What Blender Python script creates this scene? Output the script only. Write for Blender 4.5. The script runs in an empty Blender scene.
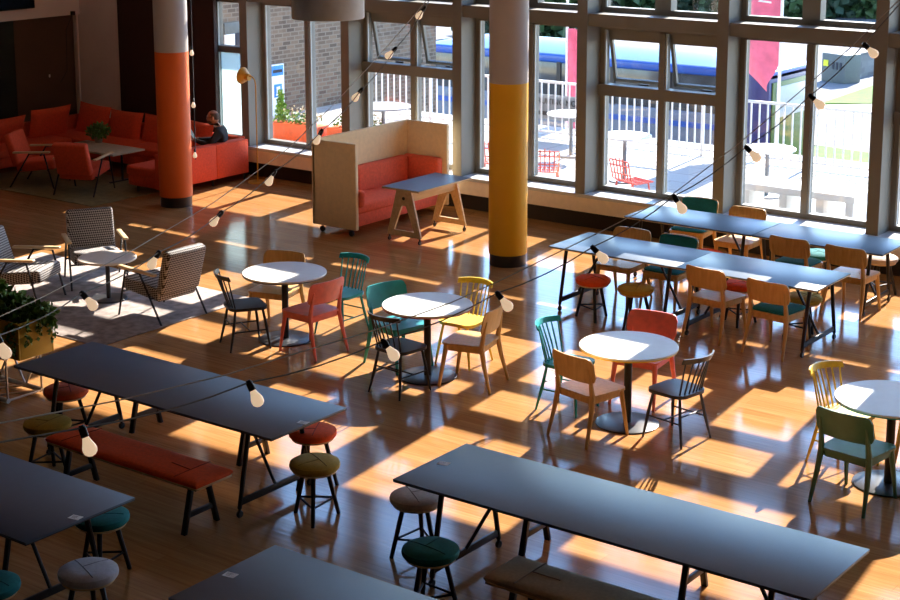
import bpy, bmesh, math, random
from mathutils import Vector, Matrix
random.seed(7)
S = bpy.context.scene
COL = S.collection
PI = math.pi
R = math.radians

# ------------------------------------------------------------------ materials
def lin(c):
    return tuple((x/12.92 if x <= .04045 else ((x+.055)/1.055)**2.4) for x in c)
def hexc(h):
    return lin(tuple(int(h[i:i+2], 16)/255 for i in (0, 2, 4)))
def mat(name, col, rough=.5, metal=0., spec=.5, var=.12, vscale=14., bump=0., bscale=60., coat=0., sheen=0.):
    m = bpy.data.materials.new(name); m.use_nodes = True
    nt = m.node_tree; N = nt.nodes; L = nt.links
    b = N['Principled BSDF']
    b.inputs['Roughness'].default_value = rough
    b.inputs['Metallic'].default_value = metal
    b.inputs['Specular IOR Level'].default_value = spec
    b.inputs['Coat Weight'].default_value = coat
    b.inputs['Sheen Weight'].default_value = sheen
    tc = N.new('ShaderNodeTexCoord')
    nz = N.new('ShaderNodeTexNoise'); nz.inputs['Scale'].default_value = vscale; nz.inputs['Detail'].default_value = 4
    L.new(tc.outputs['Object'], nz.inputs['Vector'])
    rp = N.new('ShaderNodeValToRGB')
    rp.color_ramp.elements[0].position = .3; rp.color_ramp.elements[1].position = .7
    rp.color_ramp.elements[0].color = (*[c*(1-var) for c in col], 1)
    rp.color_ramp.elements[1].color = (*[min(1, c*(1+var)) for c in col], 1)
    L.new(nz.outputs['Fac'], rp.inputs['Fac']); L.new(rp.outputs['Color'], b.inputs['Base Color'])
    if bump:
        n2 = N.new('ShaderNodeTexNoise'); n2.inputs['Scale'].default_value = bscale
        L.new(tc.outputs['Object'], n2.inputs['Vector'])
        bp = N.new('ShaderNodeBump'); bp.inputs['Strength'].default_value = bump; bp.inputs['Distance'].default_value = .01
        L.new(n2.outputs['Fac'], bp.inputs['Height']); L.new(bp.outputs['Normal'], b.inputs['Normal'])
    return m

def wood(name, c1, c2, rough=.4, axis=0, scale=6.):
    m = bpy.data.materials.new(name); m.use_nodes = True
    nt = m.node_tree; N = nt.nodes; L = nt.links; b = N['Principled BSDF']
    b.inputs['Roughness'].default_value = rough
    tc = N.new('ShaderNodeTexCoord'); mp = N.new('ShaderNodeMapping')
    s = [scale*6]*3; s[axis] = scale*.6; mp.inputs['Scale'].default_value = s
    nz = N.new('ShaderNodeTexNoise'); nz.inputs['Scale'].default_value = 1; nz.inputs['Detail'].default_value = 5
    rp = N.new('ShaderNodeValToRGB'); rp.color_ramp.elements[0].position = .32; rp.color_ramp.elements[1].position = .68
    rp.color_ramp.elements[0].color = (*c1, 1); rp.color_ramp.elements[1].color = (*c2, 1)
    L.new(tc.outputs['Object'], mp.inputs['Vector']); L.new(mp.outputs['Vector'], nz.inputs['Vector'])
    L.new(nz.outputs['Fac'], rp.inputs['Fac']); L.new(rp.outputs['Color'], b.inputs['Base Color'])
    return m

def floor_mat():
    m = bpy.data.materials.new('plank_floor'); m.use_nodes = True
    nt = m.node_tree; N = nt.nodes; L = nt.links; b = N['Principled BSDF']
    tc = N.new('ShaderNodeTexCoord')
    br = N.new('ShaderNodeTexBrick'); br.offset = .37; br.offset_frequency = 2
    br.inputs['Scale'].default_value = 1; br.inputs['Brick Width'].default_value = 1.9; br.inputs['Row Height'].default_value = .13
    br.inputs['Mortar Size'].default_value = .0016; br.inputs['Bias'].default_value = 0
    br.inputs['Color1'].default_value = (.39, .188, .068, 1); br.inputs['Color2'].default_value = (.46, .236, .096, 1)
    br.inputs['Mortar'].default_value = (.27, .12, .038, 1)
    L.new(tc.outputs['Object'], br.inputs['Vector'])
    mp = N.new('ShaderNodeMapping'); mp.inputs['Scale'].default_value = (1.2, 22, 1)
    nz = N.new('ShaderNodeTexNoise'); nz.inputs['Scale'].default_value = 1.4; nz.inputs['Detail'].default_value = 6
    L.new(tc.outputs['Object'], mp.inputs['Vector']); L.new(mp.outputs['Vector'], nz.inputs['Vector'])
    rp = N.new('ShaderNodeValToRGB'); rp.color_ramp.elements[0].position = .3; rp.color_ramp.elements[1].position = .7
    rp.color_ramp.elements[0].color = (.78, .74, .7, 1); rp.color_ramp.elements[1].color = (1.12, 1.12, 1.12, 1)
    L.new(nz.outputs['Fac'], rp.inputs['Fac'])
    mx = N.new('ShaderNodeMix'); mx.data_type = 'RGBA'; mx.blend_type = 'MULTIPLY'; mx.inputs[0].default_value = 1
    L.new(br.outputs['Color'], mx.inputs[6]); L.new(rp.outputs['Color'], mx.inputs[7])
    L.new(mx.outputs[2], b.inputs['Base Color'])
    n3 = N.new('ShaderNodeTexNoise'); n3.inputs['Scale'].default_value = 2.2; n3.inputs['Detail'].default_value = 3
    L.new(tc.outputs['Object'], n3.inputs['Vector'])
    mr = N.new('ShaderNodeMapRange'); mr.inputs['To Min'].default_value = .07; mr.inputs['To Max'].default_value = .15
    L.new(n3.outputs['Fac'], mr.inputs['Value']); L.new(mr.outputs['Result'], b.inputs['Roughness'])
    b.inputs['Specular IOR Level'].default_value = .42
    bp = N.new('ShaderNodeBump'); bp.inputs['Strength'].default_value = .04; bp.inputs['Distance'].default_value = .01
    L.new(nz.outputs['Fac'], bp.inputs['Height']); L.new(bp.outputs['Normal'], b.inputs['Normal'])
    return m

def weave_mat(name, c1, c2, scale):
    m = bpy.data.materials.new(name); m.use_nodes = True
    nt = m.node_tree; N = nt.nodes; L = nt.links; b = N['Principled BSDF']
    b.inputs['Roughness'].default_value = .9
    tc = N.new('ShaderNodeTexCoord'); sx = N.new('ShaderNodeSeparateXYZ'); cb = N.new('ShaderNodeCombineXYZ')
    L.new(tc.outputs['Object'], sx.inputs[0])
    def mth(op, a, c):
        n = N.new('ShaderNodeMath'); n.operation = op; L.new(a, n.inputs[0]); L.new(c, n.inputs[1]); return n.outputs[0]
    yz = mth('ADD', sx.outputs['Y'], sx.outputs['Z'])
    hy = N.new('ShaderNodeMath'); hy.operation = 'MULTIPLY'; hy.inputs[1].default_value = .5; L.new(sx.outputs['Y'], hy.inputs[0])
    L.new(mth('ADD', sx.outputs['X'], yz), cb.inputs['X']); L.new(mth('ADD', mth('SUBTRACT', sx.outputs['X'], sx.outputs['Z']), hy.outputs[0]), cb.inputs['Y'])
    cb.inputs['Z'].default_value = .013
    ck = N.new('ShaderNodeTexChecker'); ck.inputs['Scale'].default_value = scale
    ck.inputs['Color1'].default_value = (*c1, 1); ck.inputs['Color2'].default_value = (*c2, 1)
    L.new(cb.outputs[0], ck.inputs['Vector']); L.new(ck.outputs['Color'], b.inputs['Base Color'])
    return m

def brick_mat(name, c1, c2, mortar, w, h, rot=None, ms=.012):
    m = bpy.data.materials.new(name); m.use_nodes = True
    nt = m.node_tree; N = nt.nodes; L = nt.links; b = N['Principled BSDF']; b.inputs['Roughness'].default_value = .85
    tc = N.new('ShaderNodeTexCoord'); sx = N.new('ShaderNodeSeparateXYZ'); cb = N.new('ShaderNodeCombineXYZ')
    L.new(tc.outputs['Object'], sx.inputs[0])
    a, c = rot if rot else ('X', 'Y')
    L.new(sx.outputs[a], cb.inputs['X']); L.new(sx.outputs[c], cb.inputs['Y'])
    br = N.new('ShaderNodeTexBrick'); br.inputs['Scale'].default_value = 1
    br.inputs['Brick Width'].default_value = w; br.inputs['Row Height'].default_value = h; br.inputs['Mortar Size'].default_value = ms
    br.inputs['Color1'].default_value = (*c1, 1); br.inputs['Color2'].default_value = (*c2, 1); br.inputs['Mortar'].default_value = (*mortar, 1)
    L.new(cb.outputs[0], br.inputs['Vector']); L.new(br.outputs['Color'], b.inputs['Base Color'])
    return m

def glass_mat(name, tint=(1, 1, 1), refl=.06):
    m = bpy.data.materials.new(name); m.use_nodes = True
    nt = m.node_tree; N = nt.nodes; L = nt.links; N.remove(N['Principled BSDF'])
    t = N.new('ShaderNodeBsdfTransparent'); t.inputs['Color'].default_value = (*tint, 1)
    g = N.new('ShaderNodeBsdfGlossy'); g.inputs['Roughness'].default_value = .02
    mx = N.new('ShaderNodeMixShader'); mx.inputs[0].default_value = refl
    L.new(t.outputs[0], mx.inputs[1]); L.new(g.outputs[0], mx.inputs[2]); L.new(mx.outputs[0], N['Material Output'].inputs['Surface'])
    return m
def frosted_mat(name):
    m = bpy.data.materials.new(name); m.use_nodes = True
    nt = m.node_tree; N = nt.nodes; L = nt.links; N.remove(N['Principled BSDF'])
    t = N.new('ShaderNodeBsdfTranslucent'); t.inputs['Color'].default_value = (.36, .45, .46, 1)
    g = N.new('ShaderNodeBsdfTransparent')
    mx = N.new('ShaderNodeMixShader'); mx.inputs[0].default_value = .35
    L.new(t.outputs[0], mx.inputs[1]); L.new(g.outputs[0], mx.inputs[2]); L.new(mx.outputs[0], N['Material Output'].inputs['Surface'])
    return m

M = {}
M['floor'] = floor_mat()
M['oak'] = wood('oak', (.56, .31, .085), (.68, .41, .145), .42, 2, 5)
M['ply'] = wood('ply', (.60, .40, .19), (.74, .53, .29), .45, 1, 5)
M['coral'] = mat('coral_lacquer', (.78, .155, .115), .38)
M['teal'] = mat('teal_lacquer', (.010, .33, .335), .4)
M['green'] = mat('green_lacquer', (.045, .17, .115), .42)
M['black'] = mat('black_lacquer', (.012, .010, .011), .42, spec=.3)
M['navy'] = mat('navy_lacquer', (.03, .035, .055), .36)
M['yellow'] = mat('yellow_lacquer', (.86, .60, .05), .4)
M['metal'] = mat('dark_steel', (.016, .013, .014), .42, .3)
M['chrome'] = mat('pale_steel', (.5, .5, .52), .3, 1.)
M['alu'] = mat('truss_aluminium', (.55, .53, .5), .35, .9)
M['lino'] = mat('charcoal_linoleum', (.052, .088, .145), .40, spec=.9, var=.04)
M['lino_edge'] = mat('table_edge', (.05, .04, .035), .6)
M['white'] = mat('white_laminate', (.80, .79, .77), .38, var=.03)
M['redf'] = mat('red_orange_wool', (.84, .095, .013), .9, var=.1, vscale=40, bump=.2, bscale=300)
M['olivef'] = mat('mustard_wool', (.46, .285, .028), .9, var=.1, vscale=40, bump=.2, bscale=300)
M['tealf'] = mat('teal_wool', (.006, .17, .18), .9, var=.12, vscale=40, bump=.2, bscale=300)
M['greyf'] = mat('grey_wool', (.52, .51, .55), .9, var=.1, vscale=40, bump=.2, bscale=300)
M['beigef'] = mat('beige_wool', (.60, .48, .39), .9, var=.1, vscale=40, bump=.2, bscale=300)
M['tanf'] = mat('tan_wool', (.42, .30, .19), .9, var=.1, vscale=40, bump=.2, bscale=300)
M['sofaf'] = mat('sofa_red_wool', (.72, .080, .026), .92, var=.1, vscale=30, bump=.15, bscale=200)
M['boothf'] = mat('booth_red_wool', (.80, .135, .070), .92, var=.1, vscale=30, bump=.15, bscale=200)
M['beigep'] = mat('booth_beige_felt', (.92, .70, .42), .9, var=.05, vscale=20)
M['weave'] = weave_mat('diamond_weave', (.028, .020, .020), (.47, .43, .41), 40)
M['rugbrown'] = mat('brown_grey_rug', (.32, .26, .235), .95, var=.35, vscale=9, bump=.4, bscale=120)
M['rugolive'] = mat('olive_rug', (.20, .15, .06), .95, var=.2, vscale=9, bump=.4, bscale=120)
M['frame'] = mat('window_frame_paint', (.190, .178, .152), .5, var=.06, vscale=3)
M['framel'] = mat('pale_window_bead', (.42, .44, .42), .45, var=.05)
M['sill'] = mat('pale_sill', (.50, .50, .50), .35, var=.04)
M['board'] = mat('cream_board', (.78, .66, .55), .5, var=.05)
M['recess'] = mat('dark_plinth', (.022, .012, .010), .7)
M['wallw'] = mat('cream_wall', (.74, .60, .52), .85, var=.05, vscale=2)
M['darkwall'] = mat('dark_brown_panel', (.040, .012, .009), .7, var=.1, vscale=2)
M['openbrown'] = mat('brown_partition', (.10, .050, .028), .8, var=.1, vscale=2)
M['openblack'] = mat('blackboard_green', (.010, .014, .008), .7, var=.6, vscale=2)
M['ceil'] = mat('ceiling_paint', (.80, .77, .74), .9)
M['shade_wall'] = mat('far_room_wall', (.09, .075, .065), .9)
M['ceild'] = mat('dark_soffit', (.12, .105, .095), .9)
M['colgrey'] = mat('column_grey_paint', (.46, .41, .39), .55, var=.04, vscale=2)
M['colorange'] = mat('column_orange_paint', (.80, .125, .006), .5, var=.04, vscale=2)
M['colyellow'] = mat('column_yellow_paint', (.86, .43, .003), .5, var=.04, vscale=2)
M['colbase'] = mat('column_dark_base', (.018, .010, .012), .35)
M['screen'] = mat('blue_screen', (.004, .014, .035), .25)
M['glass'] = glass_mat('window_glass', (1, 1, 1), .05)
M['frost'] = frosted_mat('frosted_glass')
M['bulb'] = mat('opal_bulb', (.82, .68, .56), .25, var=.02)
_b = M['bulb'].node_tree.nodes['Principled BSDF']; _b.inputs['Emission Color'].default_value = (1, .70, .45, 1); _b.inputs['Emission Strength'].default_value = .55
M['socket'] = mat('black_socket', (.012, .01, .012), .45)
M['cable'] = mat('grey_cable', (.42, .37, .32), .6)
M['cable2'] = mat('dark_cable', (.10, .09, .085), .6)
M['lampy'] = mat('ochre_lamp_metal', (.52, .26, .02), .4)
M['pend'] = mat('grey_felt_pendant', (.72, .80, .90), .85, var=.05)
M['leaf'] = mat('leaf_green', (.10, .21, .035), .55, var=.5, vscale=30)
M['leafd'] = mat('dark_leaf_green', (.014, .038, .016), .6, var=.5, vscale=30)
M['leafo'] = mat('olive_leaf_green', (.035, .075, .020), .6, var=.5, vscale=30)
M['leafb'] = mat('bright_leaf_green', (.16, .34, .03), .6, var=.4, vscale=20)
M['planty'] = mat('mustard_planter', (.55, .32, .018), .45, var=.04)
M['coffee'] = mat('pale_coffee_top', (.50, .40, .28), .5)
M['pot'] = mat('clay_pot', (.35, .26, .18), .7)
M['card'] = mat('white_card', (.92, .91, .90), .6, var=.02)
M['cardink'] = mat('card_ink', (.25, .24, .24), .6)
M['skin'] = mat('skin', (.42, .20, .13), .55, var=.06)
M['sweater'] = mat('black_sweater', (.020, .020, .026), .9)
M['shirtw'] = mat('white_shirt', (.72, .70, .70), .8)
M['hair'] = mat('greying_hair', (.10, .08, .07), .8)
M['tablet'] = mat('tablet_white', (.75, .76, .78), .3)
M['jeans'] = mat('dark_trousers', (.03, .03, .045), .9)
# outdoors
M['terrace'] = brick_mat('pale_paving', (.37, .36, .34), (.41, .40, .38), (.24, .23, .22), .9, .6, ms=.012)
M['brick'] = brick_mat('buff_brick', (.19, .13, .085), (.085, .06, .042), (.20, .165, .125), .235, .085, ('Y', 'Z'))
M['stonew'] = brick_mat('grey_stone', (.20, .20, .20), (.10, .10, .10), (.16, .16, .16), .5, .22, ('Y', 'Z'))
M['railw'] = mat('white_rail', (.80, .80, .79), .5, var=.02)
M['road'] = mat('pale_road', (.15, .15, .16), .9, var=.08, vscale=.6)
M['grass'] = mat('lawn', (.08, .18, .010), .95, var=.25, vscale=3)
M['sand'] = mat('pale_path', (.33, .265, .205), .9, var=.06, vscale=1)
M['busroof'] = mat('bus_roof', (.115, .23, .38), .4, var=.03)
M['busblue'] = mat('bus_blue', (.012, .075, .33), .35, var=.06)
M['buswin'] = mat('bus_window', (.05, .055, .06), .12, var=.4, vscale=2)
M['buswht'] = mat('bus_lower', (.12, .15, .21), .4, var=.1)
M['vangreen'] = mat('van_green', (.06, .11, .018), .4, var=.1)
M['vanpurple'] = mat('bus_purple', (.03, .03, .13), .4)
M['pink'] = mat('pink_flag', (.78, .16, .26), .8, var=.12, vscale=6)
M['banner'] = mat('grey_banner', (.26, .28, .30), .8)
M['ink'] = mat('banner_ink', (.03, .03, .04), .8)
M['wire'] = mat('red_wire', (.75, .12, .08), .5)
M['signw'] = mat('sign_white', (.80, .84, .88), .5, var=.02)
M['signb'] = mat('sign_blue', (.02, .22, .62), .5)
M['signp'] = mat('sign_pink', (.80, .36, .36), .5)
M['trayo'] = mat('orange_trough', (.72, .11, .02), .5)
M['utilg'] = mat('utility_grey', (.10, .11, .105), .6)
M['warny'] = mat('warning_yellow', (.75, .68, .03), .6)
M['gtable'] = mat('grey_outdoor_table', (.20, .21, .23), .5)
M['trunk'] = mat('bark', (.06, .04, .03), .9)
M['flowr'] = mat('pale_flowers', (.70, .55, .35), .8, var=.5, vscale=40)

# ------------------------------------------------------------------ mesh helpers
def nb(): return bmesh.new()
def _xf(vs, mtx):
    if mtx is not None:
        for v in vs: v.co = mtx @ v.co
def box(bm, c, s, bev=0., rot=None, seg=2):
    r = bmesh.ops.create_cube(bm, size=1.)
    vs = r['verts']
    for v in vs: v.co = Vector((v.co.x*s[0], v.co.y*s[1], v.co.z*s[2]))
    if bev > 0:
        es = list({e for v in vs for e in v.link_edges})
        rr = bmesh.ops.bevel(bm, geom=es, offset=bev, segments=seg, profile=.5, affect='EDGES')
        vs = list({v for f in rr['faces'] for v in f.verts} | {v for v in vs if v.is_valid})
        allv = set()
        st = [vs[0]]
        while st:
            v = st.pop()
            if v in allv: continue
            allv.add(v)
            for e in v.link_edges: st.append(e.other_vert(v))
        vs = list(allv)
    m = Matrix.Translation(Vector(c)) @ (rot.to_4x4() if rot is not None else Matrix.Identity(4))
    _xf(vs, m)
    return bm
def tube(bm, pts, r, seg=8, cap=True, sq=None):
    pts = [Vector(p) for p in pts]; n = len(pts)
    rs = r if isinstance(r, (list, tuple)) else [r]*n
    up = None; rings = []
    for i, p in enumerate(pts):
        d = (pts[min(i+1, n-1)]-pts[max(i-1, 0)]).normalized()
        if up is None:
            a = Vector((0, 0, 1)) if abs(d.z) < .9 else Vector((1, 0, 0))
            u = d.cross(a).normalized()
        else:
            u = (up - d*up.dot(d)).normalized()
        up = u; w = d.cross(u)
        ring = []
        for k in range(seg):
            a = 2*PI*(k+.5)/seg
            ring.append(bm.verts.new(p+(u*math.cos(a)+w*math.sin(a))*rs[i]))
        rings.append(ring)
    for i in range(n-1):
        for k in range(seg):
            bm.faces.new((rings[i][k], rings[i][(k+1) % seg], rings[i+1][(k+1) % seg], rings[i+1][k]))
    if cap:
        bm.faces.new(rings[0][::-1]); bm.faces.new(rings[-1])
    return bm
def lathe(bm, prof, c=(0, 0, 0), seg=24, mtx=None):
    c = Vector(c); rings = []; new = []
    for r, z in prof:
        if r < 1e-5:
            v = bm.verts.new((0, 0, z)); rings.append([v]); new.append(v)
        else:
            ring = [bm.verts.new((r*math.cos(2*PI*k/seg), r*math.sin(2*PI*k/seg), z)) for k in range(seg)]
            rings.append(ring); new += ring
    for a, b in zip(rings, rings[1:]):
        for k in range(seg):
            k2 = (k+1) % seg
            if len(a) == 1 and len(b) == 1: continue
            if len(a) == 1: bm.faces.new((a[0], b[k2], b[k]))
            elif len(b) == 1: bm.faces.new((a[k], a[k2], b[0]))
            else: bm.faces.new((a[k], a[k2], b[k2], b[k]))
    for v in new:
        if mtx is not None: v.co = mtx @ v.co
        v.co += c
    return bm
def disc(bm, r, z0, z1, c=(0, 0, 0), seg=32, bev=.004):
    return lathe(bm, [(0, z0), (r-bev, z0), (r, z0+bev), (r, z1-bev), (r-bev, z1), (0, z1)], c, seg)
def prism(bm, poly, z0, z1, mtx=None, hole=None):
    """extrude a 2-D outline between z0 and z1"""
    b = [bm.verts.new((x, y, z0)) for x, y in poly]; t = [bm.verts.new((x, y, z1)) for x, y in poly]
    new = b+t; n = len(poly)
    if hole:
        hb = [bm.verts.new((x, y, z0)) for x, y in hole]; ht = [bm.verts.new((x, y, z1)) for x, y in hole]
        new += hb+ht; k = len(hole)
        for ring in (b, t):
            h = hb if ring is b else ht
            for i in range(n):                      # same vertex count outline and hole
                bm.faces.new((ring[i], ring[(i+1) % n], h[(i+1) % k], h[i]))
        for i in range(k): bm.faces.new((hb[i], hb[(i+1) % k], ht[(i+1) % k], ht[i]))
    else:
        bm.faces.new(b[::-1]); bm.faces.new(t)
    for i in range(n): bm.faces.new((b[i], b[(i+1) % n], t[(i+1) % n], t[i]))
    _xf(new, mtx)
    return bm
def sheet(bm, f, nu, nv, th, nrm=None):
    """closed shell: surface f(u,v) and its copy offset by th along nrm(u,v)"""
    A = [[None]*(nv+1) for _ in range(nu+1)]; B = [[None]*(nv+1) for _ in range(nu+1)]
    for i in range(nu+1):
        for j in range(nv+1):
            u, v = i/nu, j/nv; p = Vector(f(u, v))
            if nrm is None:
                e = 1e-3
                du = Vector(f(min(1, u+e), v))-Vector(f(max(0, u-e), v)); dv = Vector(f(u, min(1, v+e)))-Vector(f(u, max(0, v-e)))
                n = du.cross(dv)
                n = n.normalized() if n.length > 1e-12 else Vector((0, 0, 1))
            else: n = Vector(nrm)
            A[i][j] = bm.verts.new(p); B[i][j] = bm.verts.new(p+n*th)
    for i in range(nu):
        for j in range(nv):
            bm.faces.new((A[i][j], A[i][j+1], A[i+1][j+1], A[i+1][j]))
            bm.faces.new((B[i][j], B[i+1][j], B[i+1][j+1], B[i][j+1]))
    for i in range(nu):
        bm.faces.new((A[i][0], A[i+1][0], B[i+1][0], B[i][0])); bm.faces.new((A[i][nv], B[i][nv], B[i+1][nv], A[i+1][nv]))
    for j in range(nv):
        bm.faces.new((A[0][j], B[0][j], B[0][j+1], A[0][j+1])); bm.faces.new((A[nu][j], A[nu][j+1], B[nu][j+1], B[nu][j]))
    return bm
def rrect(w, h, r, n=5, cx=0, cy=0):
    o = []
    for (sx, sy, a0) in ((1, 1, 0), (-1, 1, 90), (-1, -1, 180), (1, -1, 270)):
        for k in range(n+1):
            a = R(a0+90*k/n)
            o.append((cx+sx*(w/2-r)+r*math.cos(a), cy+sy*(h/2-r)+r*math.sin(a)))
    return o
def pad(bm, w, d, z0, h, r=.06, puff=.012, c=(0, 0), seg=5):
    """upholstered pad with rounded corners and a softly domed top"""
    rings = []
    for ins, z in ((.012, z0), (0, z0+h*.3), (0, z0+h*.65), (.012, z0+h*.92), (.035, z0+h+puff*.4), (min(w, d)*.25, z0+h+puff)):
        rr = max(.01, r-ins) if ins < .1 else r*.6
        ring = [bm.verts.new((x+c[0], y+c[1], z)) for x, y in rrect(w-2*ins, d-2*ins, min(rr, (min(w, d)-2*ins)/2-.002), seg)]
        rings.append(ring)
    n = len(rings[0])
    for a, b in zip(rings, rings[1:]):
        for k in range(n): bm.faces.new((a[k], a[(k+1) % n], b[(k+1) % n], b[k]))
    bm.faces.new(rings[0][::-1]); bm.faces.new(rings[-1])
    return bm

def link(name, bm, m, parent=None, smooth=True, ang=40):
    bmesh.ops.recalc_face_normals(bm, faces=bm.faces[:])
    me = bpy.data.meshes.new(name); bm.to_mesh(me); bm.free()
    if smooth:
        for p in me.polygons: p.use_smooth = True
        me.set_sharp_from_angle(angle=R(ang))
    for x in (m if isinstance(m, (list, tuple)) else [m]): me.materials.append(x)
    o = bpy.data.objects.new(name, me); COL.objects.link(o)
    if parent is not None: o.parent = parent
    return o
def tag(o, label=None, cat=None, group=None, kind=None):
    if label: o['label'] = label
    if cat: o['category'] = cat
    if group: o['group'] = group
    if kind: o['kind'] = kind
    return o
def thing(name, label, cat, loc=(0, 0, 0), rz=0., group=None):
    o = bpy.data.objects.new(name, None); COL.objects.link(o)
    o.empty_display_size = .1
    o.location = loc; o.rotation_euler = (0, 0, rz)
    return tag(o, label, cat, group)
def struct(name, bm, m, parent=None, smooth=False):
    o = link(name, bm, m, parent, smooth)
    if parent is None: o['kind'] = 'structure'
    return o
def copy_of(src, loc, rz, label, group=None):
    r = src.copy(); COL.objects.link(r); r.location = loc; r.rotation_euler = (0, 0, rz); r['label'] = label
    if group: r['group'] = group
    for ch in src.children:
        c = ch.copy(); COL.objects.link(c); c.parent = r
        for g in ch.children:
            d = g.copy(); COL.objects.link(d); d.parent = c
    return r
def face(dx, dy):          # rotation that turns local +Y into (dx,dy)
    return math.atan2(-dx, dy)

# ------------------------------------------------------------------ room shell
YG = 18.92                 # glass plane
YF = 18.50                 # front of the mullions
ZB0, ZB1 = 2.80, 2.97      # beam above the lower windows
ZC = 6.4
FINX = [-17.84, -15.74, -13.64, -11.54, -9.44, -7.34, -5.24, -3.14, -1.04, 1.06]

bm = nb(); box(bm, (-9.5, 8.0, -.06), (27.5, 22.6, .12)); struct('floor', bm, M['floor'])
bm = nb(); box(bm, (-9.5, 15.15, ZC+.06), (27.5, 8.3, .12)); struct('ceiling', bm, M['ceil'])
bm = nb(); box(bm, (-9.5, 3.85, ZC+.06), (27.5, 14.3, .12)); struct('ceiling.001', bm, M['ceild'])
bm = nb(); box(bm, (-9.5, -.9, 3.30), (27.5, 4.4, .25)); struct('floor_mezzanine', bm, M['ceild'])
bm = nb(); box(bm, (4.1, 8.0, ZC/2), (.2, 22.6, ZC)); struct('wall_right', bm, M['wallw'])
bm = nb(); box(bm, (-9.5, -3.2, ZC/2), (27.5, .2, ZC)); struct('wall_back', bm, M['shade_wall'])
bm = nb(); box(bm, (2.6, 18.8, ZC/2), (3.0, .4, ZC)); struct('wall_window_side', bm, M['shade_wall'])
# left wall: cream bulkhead above a dark recess
WX = -21.85
bm = nb(); box(bm, (WX-.1, 8.0, 2.37+(ZC-2.37)/2), (.2, 22.4, ZC-2.37)); struct('wall_left', bm, M['wallw'])
bm = nb(); box(bm, (WX-.21, 18.0, 1.185), (.06, 1.3, 2.37)); struct('wall_left_partition', bm, M['openbrown'])
bm = nb(); box(bm, (WX-.22, 7.2, 1.185), (.06, 20.5, 2.37)); struct('wall_left_recess', bm, M['openblack'])
bm = nb(); box(bm, (WX-.02, 18.56, 1.18), (.05, .03, 2.37)); struct('trim_1', bm, M['wallw'])
bm = nb(); box(bm, (-20.6, 18.72, ZC/2), (3.5, .2, ZC)); struct('wall_far', bm, M['wallw'])
bm = nb(); box(bm, (-20.2, 18.595, ZC/2), (1.25, .06, ZC), .004); struct('wall_far_panel', bm, M['darkwall'])
bm = nb(); box(bm, (-19.05, 18.59, ZC/2), (1.02, .07, ZC), .004); struct('wall_far_panel.001', bm, M['darkwall'])
# wall fittings on the partition
t = thing('wall_box', 'small dark box at the top corner of the recess on the left wall', 'junction box', (WX+.03, 18.45, 2.40))
bm = nb(); box(bm, (0, 0, 0), (.05, .07, .07), .004); link('box_body', bm, M['recess'], t)
bm = nb(); tube(bm, [(0, -.02, -.03), (-.16, -.03, -.3), (-.17, -.04, -1.0), (-.17, -.2, -1.2)], .006, 6); link('cord', bm, M['recess'], t)
t = thing('wall_switch', 'small pale switch on the brown partition above the corner sofa', 'switch', (WX-.185, 18.05, 1.32))
bm = nb(); box(bm, (0, 0, 0), (.015, .09, .18), .003); link('plate', bm, M['openbrown'], t)
bm = nb(); box(bm, (.009, 0, .02), (.01, .03, .05), .002); link('rocker', bm, M['wallw'], t)
t = thing('wall_screen', 'large dark blue screen high on the cream left wall', 'screen', (WX+.03, 16.5, 2.95))
bm = nb(); box(bm, (0, 0, 0), (.05, 2.25, .80), .006); link('screen_body', bm, M['socket'], t)
bm = nb(); box(bm, (.027, 0, 0), (.006, 2.21, .76)); link('display', bm, M['screen'], t)

# facade: mullions, beams, sill and plinth
for i, x in enumerate(FINX):
    bm = nb(); box(bm, (x, (YF+19.0)/2, .47+(ZC-.47)/2), (.16, 19.0-YF, ZC-.47), .004)
    struct('trim_%d' % (i+2), bm, M['frame'])
bm = nb(); box(bm, (-8.9, (YF+.03+19.0)/2, (ZB0+ZB1)/2), (20.1, 19.0-YF-.03, ZB1-ZB0), .004); box(bm, (-8.9, 19.14, 2.86), (20.1, .30, .12)); struct('trim_20', bm, M['frame'])  # second box: unseen outer ledge, added to narrow the sunlit floor strip
bm = nb(); box(bm, (-8.9, 18.92, 4.895), (20.1, .20, .21), .004); struct('trim_21', bm, M['frame'])
bm = nb(); box(bm, (-8.9, 18.75, 6.30), (20.1, .5, .2)); struct('trim_22', bm, M['frame'])
bm = nb(); box(bm, (-8.75, (18.47+19.0)/2, .47), (19.9, 19.0-18.47, .05), .006); struct('trim_23', bm, M['sill'])
bm = nb(); box(bm, (-8.75, 18.52, .345), (19.9, .06, .205), .004); struct('trim_24', bm, M['board'])
bm = nb(); box(bm, (-8.75, 18.80, .235), (19.9, .36, .47)); struct('baseboard_window', bm, M['recess'])

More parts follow.
